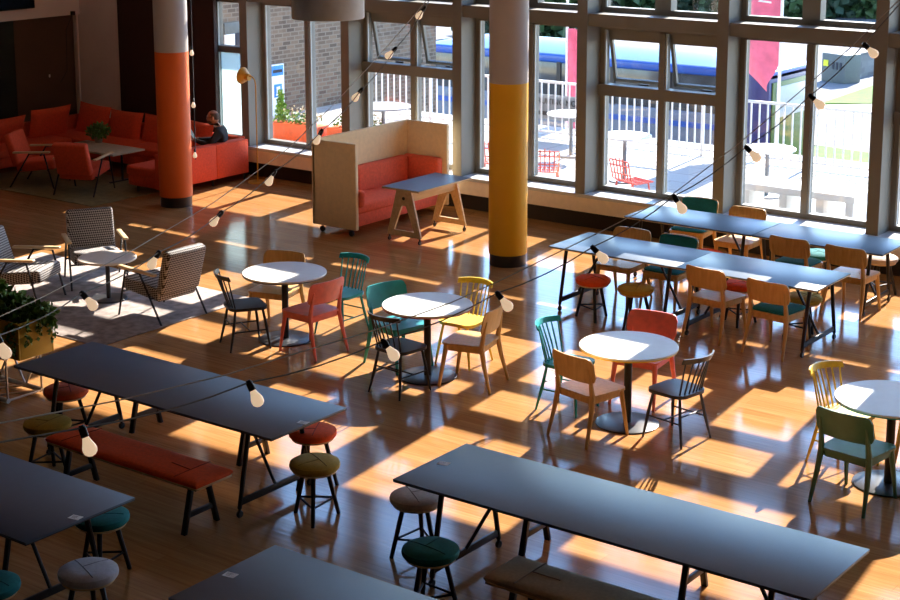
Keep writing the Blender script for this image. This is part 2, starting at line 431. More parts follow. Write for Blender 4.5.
def frame_rect(bm, x0, x1, z0, z1, y, w, d):
    box(bm, ((x0+x1)/2, y, z0+w/2), (x1-x0, d, w)); box(bm, ((x0+x1)/2, y, z1-w/2), (x1-x0, d, w))
    box(bm, (x0+w/2, y, (z0+z1)/2), (w, d, z1-z0-2*w)); box(bm, (x1-w/2, y, (z0+z1)/2), (w, d, z1-z0-2*w))
wn = [0]
def window(x0, x1, z0, z1, kind, frost=False):
    wn[0] += 1
    w = bpy.data.objects.new('window_%d' % wn[0], None); COL.objects.link(w); w['kind'] = 'structure'
    xm = (x0+x1)/2
    bm = nb(); frame_rect(bm, x0, x1, z0, z1, YG, .07, .12)
    if kind != 'single': box(bm, (xm, YG-.02, (z0+z1)/2), (.24 if kind == 'upper' else .085, .16, z1-z0-.14))
    if kind == 'awning':
        box(bm, (xm, YG-.03, 1.91), (x1-x0-.01, .18, .15))
    if kind == 'door': box(bm, (xm, YG-.03, 1.97), (x1-x0-.01, .16, .10))
    link('window_frame', bm, M['frame'], w, False)
    bm = nb()
    for a, b in (((x0+.07, xm-.0425), (xm+.0425, x1-.07)) if kind != 'single' else ((x0+.07, x1-.07),)*1):
        box(bm, (a+.012, YG-.065, (z0+z1)/2), (.024, .03, z1-z0-.14))
    link('glazing_bead', bm, M['framel'], w, False)
    halves = ((x0+.07, xm-.0425), (xm+.0425, x1-.07)) if kind != 'single' else ((x0+.07, x1-.07),)
    for a, b in halves:
        ztop = {'awning': 1.835, 'door': 1.92}.get(kind, z1-.07)
        bm = nb(); box(bm, ((a+b)/2, YG, (z0+.07+ztop)/2), (b-a, .008, ztop-z0-.07)); link('pane', bm, M['frost'] if (frost) else M['glass'], w, False)
        if kind == 'awning':
            # outward-tilted vent sash
            zb, zt = 1.985, z1-.07; h = zt-zb
            rot = Matrix.Rotation(R(13), 3, 'X')
            bm = nb(); fw = .045
            for c, s in (((0, 0, -h+fw/2), (b-a-.02, .05, fw)), ((0, 0, -.07), (b-a-.02, .05, .14)), ((-(b-a)/2+fw/2+.01, 0, -h/2), (fw, .05, h)), (((b-a)/2-fw/2-.01, 0, -h/2), (fw, .05, h))):
                p = rot @ Vector(c); box(bm, ((a+b)/2+p.x, YG+.02+p.y, zt+p.z), s, 0, rot)
            s = link('vent_sash', bm, M['frame'], w, False)
            p = rot @ Vector((0, 0, -h/2-.05))
            bm = nb(); box(bm, ((a+b)/2, YG+.02+p.y, zt+p.z), (b-a-.1, .008, h-.18), 0, rot); link('pane', bm, M['glass'], s, False)
            bm = nb(); box(bm, ((a+b)/2+.2, YG-.07, 2.02), (.14, .03, .025), .004); link('stay_handle', bm, M['socket'], s)
        if kind == 'door':
            bm = nb(); box(bm, ((a+b)/2, YG, (2.02+z1-.07)/2), (b-a, .008, z1-.07-2.02)); link('pane', bm, M['glass'], w, False)
        if kind == 'upper':
            pass
    if kind == 'upper':
        bm = nb(); box(bm, (xm, YG-.02, 4.21), (x1-x0-.01, .16, .12)); link('transom', bm, M['frame'], w, False)
    return w
for i in range(len(FINX)-1):
    a, b = FINX[i]+.08, FINX[i+1]-.08
    window(a, b, .495, ZB0, 'fixed' if i in (0, 2, 4, 6, 8) else 'awning')
    window(a, b, ZB1, 4.85, 'upper')
    window(a, b-.18, 4.93, 6.2, 'single')
    bm = nb(); box(bm, (b-.09, YG, 5.60), (.18, .12, 1.2)); struct('added_shade_strip', bm, M['frame'])  # unseen strip, added to widen the shadow cast beside each mullion
bm = nb(); box(bm, (-18.87, 18.80, ZC/2), (.10, .3, ZC)); struct('trim_25', bm, M['frame'])
window(-18.82, -17.92, .495, ZB0, 'doorx' if False else 'single')
w0 = bpy.data.objects['window_%d' % wn[0]]
for ch in list(w0.children):
    if ch.name.startswith('pane'): bpy.data.objects.remove(ch)
bm = nb(); box(bm, (-18.37, YG-.03, 1.97), (.89, .16, .10)); link('transom', bm, M['frame'], w0, False)
bm = nb(); box(bm, (-18.37, YG, 1.24), (.76, .01, 1.36)); link('frosted_pane', bm, M['frost'], w0, False)
bm = nb(); box(bm, (-18.37, YG, 2.37), (.76, .008, .70)); link('pane', bm, M['glass'], w0, False)
bm = nb(); box(bm, (-18.37, 18.80, 4.6), (1.0, .3, 3.6)); struct('wall_far_upper', bm, M['wallw'])
bm = nb(); box(bm, (-18.37, 18.80, .235), (1.0, .3, .47)); struct('baseboard_far', bm, M['recess'])

# unseen slab on end posts, added outside to cast the dark floor bands
SH = -.645                                                 # slope of the sun rays towards the room
bm = nb()
box(bm, (-9, (24.42+25.65)/2, 6.0), (27, 1.23, .10))
for x in (-22.4, 4.4): box(bm, (x, 25.0, 1.45), (.2, .2, 9.0))
struct('trim_30', bm, M['frame'])

# ------------------------------------------------------------------ columns
def column(label, x, y, r, zc, m, rz=0):
    t = thing('round_column', label, 'column', (x, y, 0)); t['kind'] = 'structure'
    bm = nb(); lathe(bm, [(0, .0), (r-.012, .0), (r-.012, .15), (0, .15)], seg=48); link('base_ring', bm, M['colbase'], t)
    bm = nb(); lathe(bm, [(0, .15), (r, .15), (r, zc), (0, zc)], seg=48); link('painted_shaft', bm, m, t)
    bm = nb(); lathe(bm, [(0, zc), (r, zc), (r, ZC), (0, ZC)], seg=48); link('upper_shaft', bm, M['colgrey'], t)
column('round column painted yellow below and grey above', -11.22, 16.30, .243, 2.31, M['colyellow'])
column('round column painted orange below and grey above', -17.14, 16.28, .243, 2.28, M['colorange'])

# ------------------------------------------------------------------ rugs
def rug(label, x0, x1, y0, y1, m):
    bm = nb(); box(bm, ((x0+x1)/2, (y0+y1)/2, .006), (x1-x0, y1-y0, .012), .004); tag(link('rug', bm, m), label, 'rug')
rug('brown grey woven rug under the patterned armchairs', -16.4, -12.65, 10.85, 13.17, M['rugbrown'])
rug('olive beige rug in front of the red corner sofa', -21.2, -18.05, 15.45, 17.2, M['rugolive'])

# ------------------------------------------------------------------ chairs
def shell_chair(label, wood_m, seat_pad=None, back_pad=None):
    """plywood side chair: tapered legs, apron, curved back board; faces +Y"""
    t = thing('dining_chair', label, 'chair')
    bm = nb()
    prism(bm, [(x*(1+.06*y/.24), y) for x, y in rrect(.46, .45, .07, 5)], .432, .452); link('seat', bm, wood_m, t)
    bm = nb()
    for c, s in (((0, .175, .402), (.36, .025, .06)), ((0, -.185, .402), (.36, .025, .06)), ((.195, 0, .402), (.025, .36, .06)), ((-.195, 0, .402), (.025, .36, .06))): box(bm, c, s, .004)
    link('apron', bm, wood_m, t)
    for sx in (-1, 1):
        bm = nb(); tube(bm, [(sx*.222, .245, 0), (sx*.208, .205, .25), (sx*.197, .175, .43)], [.014, .021, .026], 8); link('leg', bm, wood_m, t)
        bm = nb(); tube(bm, [(sx*.238, -.295, 0), (sx*.222, -.228, .25), (sx*.210, -.195, .43), (sx*.205, -.218, .58), (sx*.200, -.247, .70)], [.014, .022, .027, .020, .007], 8); link('leg', bm, wood_m, t)
    def bk(u, v):
        # rounded-rectangle board bent backwards across its width
        x = (u-.5)*.50; z = .565+v*.235
        e = min(1., max(0., (abs(u-.5)-.38)/.12)); sh = (1-math.sqrt(max(0, 1-e*e)))*.055
        z = z + (sh if v < .5 else -sh)*abs(2*v-1)
        return (x, -.235-.05*(z-.565)/.235*1.0+.16*(x/.25)**2*.30, z)
    bm = nb(); sheet(bm, bk, 26, 8, .014, (0, -1, 0)); link('backrest', bm, wood_m, t)
    if seat_pad is not None:
        bm = nb(); pad(bm, .445, .43, .452, .030, .07, .008); link('seat_pad', bm, seat_pad, t)
    if back_pad is not None:
        bm = nb(); sheet(bm, lambda u, v: tuple(Vector(bk(.03+.94*u, .04+.92*v))+Vector((0, .001, 0))), 24, 8, .018, (0, 1, 0)); link('back_pad', bm, back_pad, t)
    return t
def spindle_chair(label, m, seat_m=None):
    """stick back chair with a curved top rail; faces +Y"""
    t = thing('spindle_chair', label, 'chair')
    bm = nb(); prism(bm, [(x*(1.0-.05*(1-y/.2)), y) for x, y in rrect(.43, .40, .10, 6)], .425, .455); link('seat', bm, seat_m or m, t)
    for sx in (-1, 1):
        for sy in (-1, 1):
            bm = nb(); tube(bm, [(sx*.205, sy*.215-.01, 0), (sx*.172, sy*.178, .22), (sx*.142, sy*.145, .43)], [.010, .016, .013], 8); link('leg', bm, m, t)
    bm = nb()
    for sx in (-1, 1): tube(bm, [(sx*.176, -.185, .20), (sx*.176, .18, .20)], .008, 6)
    tube(bm, [(-.176, 0, .20), (.176, 0, .20)], .008, 6)
    tube(bm, [(-.168, -.172, .26), (.168, -.172, .26)], .008, 6)
    link('stretcher', bm, m, t)
    def rail(u, v):
        a = (u-.5)*2
        return (a*.205, -.285+.085*a*a - .02*v, .765+.05*v - .006*a*a)
    bm = nb(); sheet(bm, rail, 16, 2, .018, (0, -1, 0)); link('top_rail', bm, m, t)
    for k in range(7):
        a = (k-3)/3.3
        bm = nb(); tube(bm, [(a*.168, -.175+.03*a*a, .45), (a*.178, -.225+.05*a*a, .6), (a*.188, -.292+.085*a*a, .775)], [.008, .0085, .007], 6)
        link('spindle', bm, m, t)
    return t
def place(src, used, x, y, f, label, group=None):
    rz = face(*f)
    if src not in used:
        used.add(src); src.location = (x, y, 0); src.rotation_euler = (0, 0, rz); src['label'] = label
        if group: src['group'] = group
        return src
    return copy_of(src, (x, y, 0), rz, label, group)
used = set()
oak = shell_chair('oak', M['oak'])
oakt = shell_chair('oakt', M['oak'], M['tealf'], M['tealf'])
coral = shell_chair('coral', M['coral'])
tealc = shell_chair('tealc', M['teal'])
greenc = shell_chair('greenc', M['green'])
blk = spindle_chair('blk', M['black'])
tsp = spindle_chair('tsp', M['teal'])
ysp = spindle_chair('ysp', M['yellow'])
nsp = spindle_chair('nsp', M['navy'])
G1, G2 = 'chairs at the round tables', 'chairs at the long tables by the window'
# around the round table next to the patterned armchairs
place(blk, used, -11.46, 11.81, (.5, .86), 'black spindle-back chair at the round table nearest the patterned armchairs', G1)
place(oak, used, -11.64, 12.47, (.28, -1), 'oak chair behind the round table nearest the patterned armchairs', G1)
place(coral, used, -10.78, 12.08, (-1, .06), 'coral red chair with its back to the teal spindle chair', G1)
place(tsp, used, -10.95, 12.76, (-.02, -1), 'teal spindle-back chair between the first two round tables', G1)
# middle round table
place(tealc, used, -9.74, 12.25, (.97, -.25), 'turquoise solid-back chair at the middle round table', G1)
place(blk, used, -9.24, 11.62, (.1, 1), 'black spindle-back chair at the red-edged middle round table', G1)
place(ysp, used, -9.28, 12.70, (.05, -1), 'yellow spindle-back chair between the red-edged table and the yellow column', G1)
place(oak, used, -8.83, 12.21, (-.97, -.23), 'oak chair side-on at the red-edged middle round table', G1)
# yellow edged round table
place(tsp, used, -7.68, 12.16, (1, .04), 'teal spindle-back chair at the yellow-edged round table', G1)
place(oak, used, -7.14, 11.68, (.22, 1), 'oak chair with its back towards us at the yellow-edged round table', G1)
place(coral, used, -7.24, 12.76, (.13, -1), 'coral red chair behind the yellow-edged round table', G1)
place(nsp, used, -6.50, 12.08, (-.985, .17), 'dark navy spindle-back chair at the yellow-edged round table', G1)
# round table at the picture edge
place(ysp, used, -5.05, 12.35, (.96, -.28), 'yellow spindle-back chair beside the dark green chair', G1)
place(greenc, used, -4.66, 11.68, (.12, 1), 'dark green chair at the teal-edged round table', G1)
place(oak, used, -4.42, 12.75, (-.2, -1), 'oak chair mostly cut off at the frame edge behind the teal-edged round table', G1)
# near long table by the window
place(oak, used, -7.65, 15.06, (.12, 1), 'oak chair with bare seat on the room side of the nearer window table', G2)
place(oakt, used, -6.89, 14.95, (.1, 1), 'oak chair with teal seat on the room side of the nearer window table', G2)
place(oak, used, -9.20, 15.68, (0, -1), 'oak chair tucked in beyond the stools at the nearer window table', G2)
place(oakt, used, -8.60, 15.70, (0, -1), 'teal-backed upholstered chair at the nearer window table', G2)
place(oakt, used, -7.56, 16.86, (.02, 1), 'oak chair with teal seat whose back is to the nearer window table', G2)
place(oak, used, -6.86, 16.82, (.05, 1), 'oak chair with pale seat at the farther window table corner', G2)
place(oakt, used, -9.36, 17.68, (.1, -1), 'teal-backed upholstered chair right against the window sill', G2)
place(oak, used, -8.63, 17.50, (0, -1), 'oak chair facing the room beside the window mullion', G2)

# ------------------------------------------------------------------ stools
def stool(label, m, rim):
    t = thing('round_stool', label, 'stool')
    r = .198
    bm = nb(); lathe(bm, [(0, .405), (r-.02, .405), (r-.004, .42), (r, .437), (r-.004, .458), (r-.03, .473), (r-.09, .480), (0, .482)], seg=36)
    s = link('seat_cushion', bm, m, t)
    bm = nb(); tube(bm, [(-.160, .03, .4725), (-.10, .03, .478), (0, .03, .480), (.10, .03, .478), (.160, .03, .4725)], .005, 6)
    tube(bm, [(.02, .03, .480), (.035, -.08, .478), (.045, -.155, .472)], .005, 6); link('seam', bm, rim, s)
    bm = nb(); disc(bm, .175, .388, .405, seg=30); link('seat_base', bm, M['ply'], t)
    P = []
    for k in range(3):
        a = R(90+120*k)
        top = Vector((.10*math.cos(a), .10*math.sin(a), .39)); bot = Vector((.195*math.cos(a), .195*math.sin(a), 0))
        bm = nb(); tube(bm, [bot, top], [.016, .019], 8); link('leg', bm, M['metal'], t)
        P.append(bot.lerp(top, .36))
    bm = nb()
    for k in range(3): tube(bm, [P[k], P[(k+1) % 3]], .009, 6)
    link('footrest', bm, M['metal'], t)
    return t
def darker(name, c): return mat(name, c, .9)
M['redr'] = darker('red_seam', (.40, .03, .008)); M['olr'] = darker('mustard_seam', (.24, .14, .015)); M['ter'] = darker('teal_seam', (.004, .08, .085))
M['grr'] = darker('grey_seam', (.2, .2, .23)); M['ber'] = darker('beige_seam', (.30, .22, .17))
sr, so = stool('s', M['redf'], M['redr']), stool('s', M['olivef'], M['olr'])
st_, sg, sb = stool('s', M['tealf'], M['ter']), stool('s', M['greyf'], M['grr']), stool('s', M['beigef'], M['ber'])
def pst(src, x, y, a, label, group=None):
    return place(src, used, x, y, (math.sin(R(a)), math.cos(R(a))), label, group)
GS = 'round padded stools'
pst(sr, -9.06, 14.83, 20, 'orange red round stool at the open end of the nearer window table', GS)
pst(so, -8.49, 14.78, 70, 'mustard round stool beside the orange red stool at the window table', GS)
pst(sr, -7.66, 15.62, 40, 'orange red round stool under the nearer window table', GS)
pst(so, -6.87, 15.52, 10, 'mustard round stool under the nearer window table end', GS)
pst(sr, -8.60, 16.62, 15, 'coral red round stool between the two window tables', GS)
pst(st_, -7.56, 17.40, 30, 'teal round stool between the farther window table and the sill', GS)
pst(sb, -6.88, 17.66, 50, 'beige round stool by the sill at the frame edge', GS)
pst(sr, -10.80, 8.86, 35, 'rust red round stool under the dark table by the yellow planter', GS)
pst(so, -10.25, 8.20, 80, 'mustard round stool in shade beside the long red bench', GS)
pst(sr, -8.36, 9.36, 60, 'orange red round stool under the corner of the dark table', GS)
pst(so, -7.88, 8.84, 25, 'mustard round stool in front of the dark table end', GS)
pst(st_, -8.42, 7.17, 140, 'teal round stool half hidden under the shaded table', GS)
pst(sg, -7.80, 6.51, 200, 'grey round stool in front of the shaded table', GS)
pst(st_, -8.16, 6.00, 0, 'teal round stool cut off at the frame edge', GS)
pst(sb, -6.84, 8.78, 215, 'beige round stool under the corner of the foreground table', GS)
pst(st_, -6.20, 8.11, 185, 'teal round stool in front of the foreground table', GS)

# ------------------------------------------------------------------ long tables
def long_table(label, cx, cy, L, W, inset, top_m=None, card=None, group=None, rz=0., frames=(-1, 1)):
    t = thing('long_table', label, 'table', (cx, cy, 0), rz, group)
    bm = nb(); box(bm, (0, 0, .731), (L, W, .014), .002); link('tabletop', bm, M['lino'], t)
    bm = nb(); box(bm, (0, 0, .7195), (L-.004, W-.004, .009), .002); link('top_edge', bm, M['ply'] if top_m else M['lino_edge'], t)
    for s in frames:
        x = s*(L/2-inset)
        fr = None
        for sy in (-1, 1):
            bm = nb(); tube(bm, [(x, sy*(W/2-.03), .075), (x, sy*(W/2-.16), .71)], [.019, .021], 8)
            g = link('leg', bm, M['metal'], t)
            bm = nb(); tube(bm, [(x, sy*(W/2-.03)-.0, .085), (x, sy*(W/2-.03), .055)], .012, 8)
            lathe(bm, [(0, -.013), (.026, -.013), (.030, -.006), (.030, .006), (.026, .013), (0, .013)], (x, sy*(W/2-.03), .030), 14, Matrix.Rotation(R(90), 4, 'Y'))
            link('caster', bm, M['metal'], g)
        bm = nb(); box(bm, (x, 0, .125), (.022, W-.07, .055), .004); link('foot_bar', bm, M['metal'], t)
        bm = nb(); tube(bm, [(x, 0, .14), (x-s*.33, 0, .71)], .014, 8); link('brace', bm, M['metal'], t)
    if card is not None:
        bm = nb(); box(bm, (0, 0, .001), (.085, .060, .002)); c = tag(link('table_card', bm, M['card']), card[3], 'card')
        c.location = (card[0], card[1], .7385); c.rotation_euler = (0, 0, card[2])
        bm = nb()
        for k in range(3): box(bm, (-.008, .014-.014*k, .0023), (.045-.008*k, .004, .0006))
        link('print', bm, M['cardink'], c, False)
    return t
long_table('long grey table in the foreground with white card at one end', -5.16, 8.82, 3.16, .88, .32, card=(-6.63, 8.83, R(12), 'white card on the end of the foreground table'))
long_table('long dark table between the red bench and the planter', -9.48, 8.90, 3.01, .88, .38, card=(-8.02, 8.87, R(10), 'white card on the end of the dark table beyond the red bench'))
long_table('shaded dark table behind the grey round stool', -9.45, 6.605, 3.0, .93, .36, card=(-8.01, 6.60, R(10), 'white card on the shaded table beside the grey stool'))
long_table('dark table cut off by the lower frame edge', -5.15, 6.605, 3.0, .93, .36, card=(-6.57, 6.58, R(8), 'white card on the table at the lower frame edge'))
GW = 'window tables'
long_table('nearer window table, half with the stools at its open end', -8.86, 15.28, 1.61, .86, .14, True, group=GW)
long_table('nearer window table, half with two oak chairs on the room side', -7.245, 15.28, 1.61, .86, .14, True, group=GW)
long_table('farther window table against the sill by the teal-backed chair', -8.92, 17.08, 1.70, .80, .16, True, group=GW)
long_table('farther window table half reaching the frame edge', -7.27, 17.08, 1.58, .80, .20, True, group=GW)

# round tables
def round_table(label, x, y, edge, r=.445):
    t = thing('round_table', label, 'table', (x, y, 0))
    bm = nb(); lathe(bm, [(0, .722), (r-.003, .722), (r, .725), (r, .737), (r-.003, .740), (0, .740)], seg=56); link('tabletop', bm, M['white'], t)
    bm = nb(); lathe(bm, [(0, .704), (r-.03, .704), (r-.002, .712), (r, .7225), (0, .7225)], seg=56); link('edge_band', bm, edge, t)
    bm = nb(); lathe(bm, [(0, .012), (.036, .012), (.036, .66), (.09, .70), (.09, .706), (0, .706)], seg=24); link('pedestal', bm, M['metal'], t)
    bm = nb(); lathe(bm, [(0, 0), (.285, 0), (.288, .004), (.288, .012), (.28, .016), (.04, .02), (0, .02)], seg=48); link('base_plate', bm, M['navyplate'], t)
M['navyplate'] = mat('black_plate', (.030, .032, .038), .32)
M['edgered'] = mat('edge_red', (.45, .05, .04), .5); M['edgegrey'] = mat('edge_grey', (.12, .11, .12), .5)
round_table('round white table nearest the patterned armchairs', -11.27, 12.22, M['edgegrey'])
round_table('round white table with red edge in the middle of the floor', -9.295, 12.12, M['edgered'])
round_table('round white table with yellow edge', -7.02, 12.12, M['yellow'])
round_table('round table with teal edge cut off by the frame', -4.57, 12.14, M['teal'], .46)

# ------------------------------------------------------------------ benches
def bench(label, x, y, L, m, rim, seams, wmat=None):
    t = thing('bench', label, 'bench', (x, y, 0))
    bm = nb(); pad(bm, L, .40, .405, .045, .012, .006, seg=3); p = link('seat_pad', bm, m, t)
    for a, b in seams:
        bm = nb(); tube(bm, [(*a, .4565), (*b, .4565)], .0045, 6); link('seam', bm, rim, p)
    bm = nb(); box(bm, (0, 0, .395), (L-.02, .38, .018), .003); link('seat_board', bm, M['ply'], t)
    for s in (-1, 1):
        xx = s*(L/2-.17)
        for sy in (-1, 1):
            bm = nb(); box(bm, (0, 0, 0), (.045, .032, .40), .004, None); 
            for v in bm.verts:
                v.co = Vector((v.co.x+xx, v.co.y+sy*(.175-.10*(v.co.z+.2)/.4), v.co.z+.197))
            link('leg', bm, M['metal'], t)
        bm = nb(); box(bm, (xx, 0, .14), (.030, .28, .04), .003); link('crossbar', bm, M['metal'], t)
    return t
bench('long red orange bench in front of the dark table', -9.16, 8.18, 1.72, M['redf'], M['redr'], [((.62, -.19), (.62, .19)), ((.62, -.02), (.40, .0)), ((-.66, -.19), (-.62, .19))])
bench('tan bench in front of the foreground table', -4.83, 8.20, 1.72, M['tanf'], M['ber'], [((-.62, -.19), (-.62, .19)), ((-.62, .02), (-.40, .02)), ((.62, -.19), (.62, .19))])
bench('bench tucked under the far side of the dark table, legs showing', -9.79, 9.46, 1.66, M['redf'], M['redr'], [((.6, -.19), (.6, .19))])
bench('bench tucked under the far side of the foreground table, legs showing', -5.55, 9.40, 1.66, M['tanf'], M['ber'], [((.6, -.19), (.6, .19))])

# ------------------------------------------------------------------ lounge armchairs
def armchair(label, fab, w=.62):
    """low easy chair on bent steel legs with wooden armrests; faces +Y"""
    t = thing('armchair', label, 'armchair')
    rs = Matrix.Rotation(R(6), 3, 'X')
    bm = nb(); box(bm, (0, .04, .345), (w-.06, .62, .15), .035, rs, 3); link('seat_cushion', bm, fab, t)
    rb = Matrix.Rotation(R(17), 3, 'X')
    bm = nb(); box(bm, (0, -.335, .58), (w-.06, .12, .52), .035, rb, 3); link('back_cushion', bm, fab, t)
    for s in (-1, 1):
        x = s*(w/2+.02)
        bm = nb(); tube(bm, [(x, .36, 0), (x, .22, .545), (x, -.02, .545), (x, -.36, 0)], .0125, 8); link('leg', bm, M['metal'], t)
        bm = nb(); box(bm, (x, .02, .572), (.062, .60, .028), .012, Matrix.Rotation(R(2), 3, 'X'), 3); link('armrest', bm, M['ply'], t)
    bm = nb()
    tube(bm, [(-w/2-.02, .265, .30), (w/2+.02, .265, .30)], .011, 8); tube(bm, [(-w/2-.02, -.175, .28), (w/2+.02, -.175, .28)], .011, 8)
    link('seat_frame', bm, M['metal'], t)
    return t
pat = armchair('p', M['weave']); reda = armchair('r', M['sofaf'])
GA = 'patterned lounge armchairs'
place(pat, used, -14.70, 12.60, (.83, -.55), 'patterned armchair facing us behind the small round table', GA)
place(pat, used, -13.02, 12.10, (-1, .04), 'patterned armchair seen from behind, beside the rug edge', GA)
place(pat, used, -14.70, 11.52, (.91, .41), 'patterned armchair at the frame edge above the leafy planter', GA)
place(reda, used, -18.95, 16.09, (-.38, .92), 'red armchair with its back to us on the olive rug', 'red armchairs')
place(reda, used, -19.97, 16.08, (.88, .47), 'red armchair side-on at the sofa end, wooden arms showing', 'red armchairs')
# small round lounge table
t = thing('side_table', 'small round side table between the patterned armchairs', 'table', (-13.98, 12.16, 0))
bm = nb(); disc(bm, .335, .485, .510, seg=44); link('tabletop', bm, M['board'], t)
bm = nb(); lathe(bm, [(0, .012), (.026, .012), (.026, .47), (.08, .485), (0, .486)], seg=20); link('pedestal', bm, M['metal'], t)
bm = nb(); disc(bm, .215, .012, .026, seg=36); link('base_plate', bm, M['navyplate'], t)

# ------------------------------------------------------------------ corner sofa
t = thing('corner_sofa', 'long red corner sofa against the left wall', 'sofa', (-19.9, 17.6, 0))
def wb(bm, x0, x1, y0, y1, z0, z1, bev=.03):
    box(bm, ((x0+x1)/2+19.9, (y0+y1)/2-17.6, (z0+z1)/2), (x1-x0, y1-y0, z1-z0), bev, None, 3)
bm = nb(); wb(bm, -21.78, -20.98, 12.6, 18.42, .12, .30); wb(bm, -20.98, -18.40, 17.62, 18.42, .12, .30); wb(bm, -18.40, -17.62, 16.48, 18.28, .12, .30)
link('base', bm, M['sofaf'], t)
for (x0, x1, y0, y1) in ((-21.70, -20.96, 13.4, 15.4), (-21.70, -20.96, 15.4, 17.6), (-21.70, -19.7, 17.6, 18.35), (-19.7, -18.42, 17.6, 18.35), (-18.42, -17.78, 16.46, 17.58), (-18.42, -17.78, 17.6, 18.35)):
    bm = nb(); wb(bm, x0, x1, y0, y1, .28, .43, .04); link('seat_cushion', bm, M['sofaf'], t)
bm = nb(); wb(bm, -21.82, -21.66, 12.6, 18.44, .12, .66); link('back_panel', bm, M['sofaf'], t)
bm = nb(); wb(bm, -21.80, -17.80, 18.32, 18.46, .12, .66); link('back_panel', bm, M['sofaf'], t)
for y0, y1 in ((16.46, 17.60), (17.60, 18.31)):
    bm = nb(); wb(bm, -17.78, -17.60, y0, y1, .12, .66, .015); link('back_panel', bm, M['sofaf'], t)
for (x, y, sx, sy) in ((-21.5, 14.0, 0, 1), (-21.7, 17.5, 0, 1), (-17.75, 16.7, 0, 1), (-17.7, 17.6, 0, 1), (-17.7, 18.3, 0, 1), (-18.3, 16.6, 0, 1)):
    bm = nb(); tube(bm, [(x+19.9, y-17.6, 0), (x+19.9, y-17.6, .125)], .02, 8); link('foot', bm, M['metal'], t)
# loose back cushions
def cushion(x, y, z, w, h, yaw, lean, label, m=None, rot=0.):
    bm = nb()
    def f(s):
        def g(u, v):
            a, b = (u-.5)*2, (v-.5)*2
            k = max(0, (1-a**4)*(1-b**4))
            pin = 1-.07*(1-abs(a))*abs(b)**2 if True else 1
            return (a*w/2*(1-.05*(1-b*b)), s*.085*k**.5, b*h/2*(1-.05*(1-a*a)))
        return g
    n = 12; F = {}
    for s in (1, -1):
        for i in range(n+1):
            for j in range(n+1):
                edge = i in (0, n) or j in (0, n)
                key = (i, j) if edge else (i, j, s)
                if key not in F: F[key] = bm.verts.new(f(s)(i/n, j/n))
        for i in range(n):
            for j in range(n):
                q = [(i, j), (i+1, j), (i+1, j+1), (i, j+1)]
                bm.faces.new([F[(a, b) if (a in (0, n) or b in (0, n)) else (a, b, s)] for a, b in (q if s > 0 else q[::-1])])
    o = tag(link('sofa_cushion', bm, m or M['sofaf'], None, True, 80), label, 'cushion', 'red sofa cushions')
    o.matrix_world = Matrix.Translation((x, y, z)) @ Matrix.Rotation(yaw, 4, 'Z') @ Matrix.Rotation(lean, 4, 'X') @ Matrix.Rotation(rot, 4, 'Y')
    return o
cushion(-21.50, 15.55, .60, 1.0, .52, R(90), R(16), 'red cushion on the sofa along the left wall, nearest the frame edge')
cushion(-21.50, 16.55, .60, .95, .52, R(90), R(16), 'red cushion on the sofa along the left wall, in the middle')
cushion(-21.48, 17.55, .64, .85, .56, R(90), R(14), 'red cushion on the left wall sofa next to the corner')
cushion(-21.13, 18.20, .63, .80, .56, R(0), R(-14), 'red cushion in the sofa corner by the cream wall', rot=R(3))
cushion(-20.33, 18.20, .61, .80, .52, R(0), R(-14), 'red cushion in front of the cream wall and dark panel')
cushion(-19.50, 18.20, .61, .80, .52, R(0), R(-14), 'red cushion beside the orange column')
cushion(-18.70, 18.20, .60, .80, .52, R(0), R(-14), 'red cushion behind the orange column beside the seated man', rot=R(4))

# coffee table with plant
t = thing('coffee_table', 'low wooden coffee table in front of the red corner sofa', 'table', (-19.60, 17.00, 0))
bm = nb(); box(bm, (0, 0, .485), (1.36, .66, .03), .005); link('tabletop', bm, M['coffee'], t)
for s in (-1, 1):
    bm = nb(); tube(bm, [(s*.5, 0, .02), (s*.5, 0, .47)], .02, 8); link('leg', bm, M['metal'], t)
    bm = nb(); box(bm, (s*.5, 0, .012+.012), (.05, .52, .02), .004); link('foot', bm, M['metal'], t)
def leafball(bm, c, r, n, ls, flat=1., mtx=None, droop=0.):
    for _ in range(n):
        while True:
            p = Vector((random.uniform(-1, 1), random.uniform(-1, 1), random.uniform(-1, 1)))
            if .15 < p.length < 1: break
        p = Vector((p.x*r[0], p.y*r[1], p.z*r[2]))
        d = Vector((random.gauss(0, 1), random.gauss(0, 1), random.gauss(0, 1)*flat-droop)).normalized()
        s = d.cross(Vector((random.gauss(0, 1), random.gauss(0, 1), random.gauss(0, 1)))).normalized()
        l = ls*random.uniform(.6, 1.3); w = l*.36; q = Vector(c)+p; nn = d.cross(s)*l*.12
        a = bm.verts.new(q); b1 = bm.verts.new(q+d*l*.5+s*w+nn); b2 = bm.verts.new(q+d*l*.5-s*w+nn); e = bm.verts.new(q+d*l)
        bm.faces.new((a, b1, e)); bm.faces.new((a, e, b2))
    return bm
t = thing('potted_plant', 'small leafy plant in a pot on the coffee table', 'plant', (-19.95, 17.28, .50))
bm = nb(); lathe(bm, [(0, 0), (.055, 0), (.075, .10), (.065, .10), (.06, .085), (0, .085)], seg=18); link('pot', bm, M['pot'], t)
bm = nb(); leafball(bm, (0, 0, .19), (.17, .17, .11), 260, .08); link('leaves', bm, M['leaf'], t)

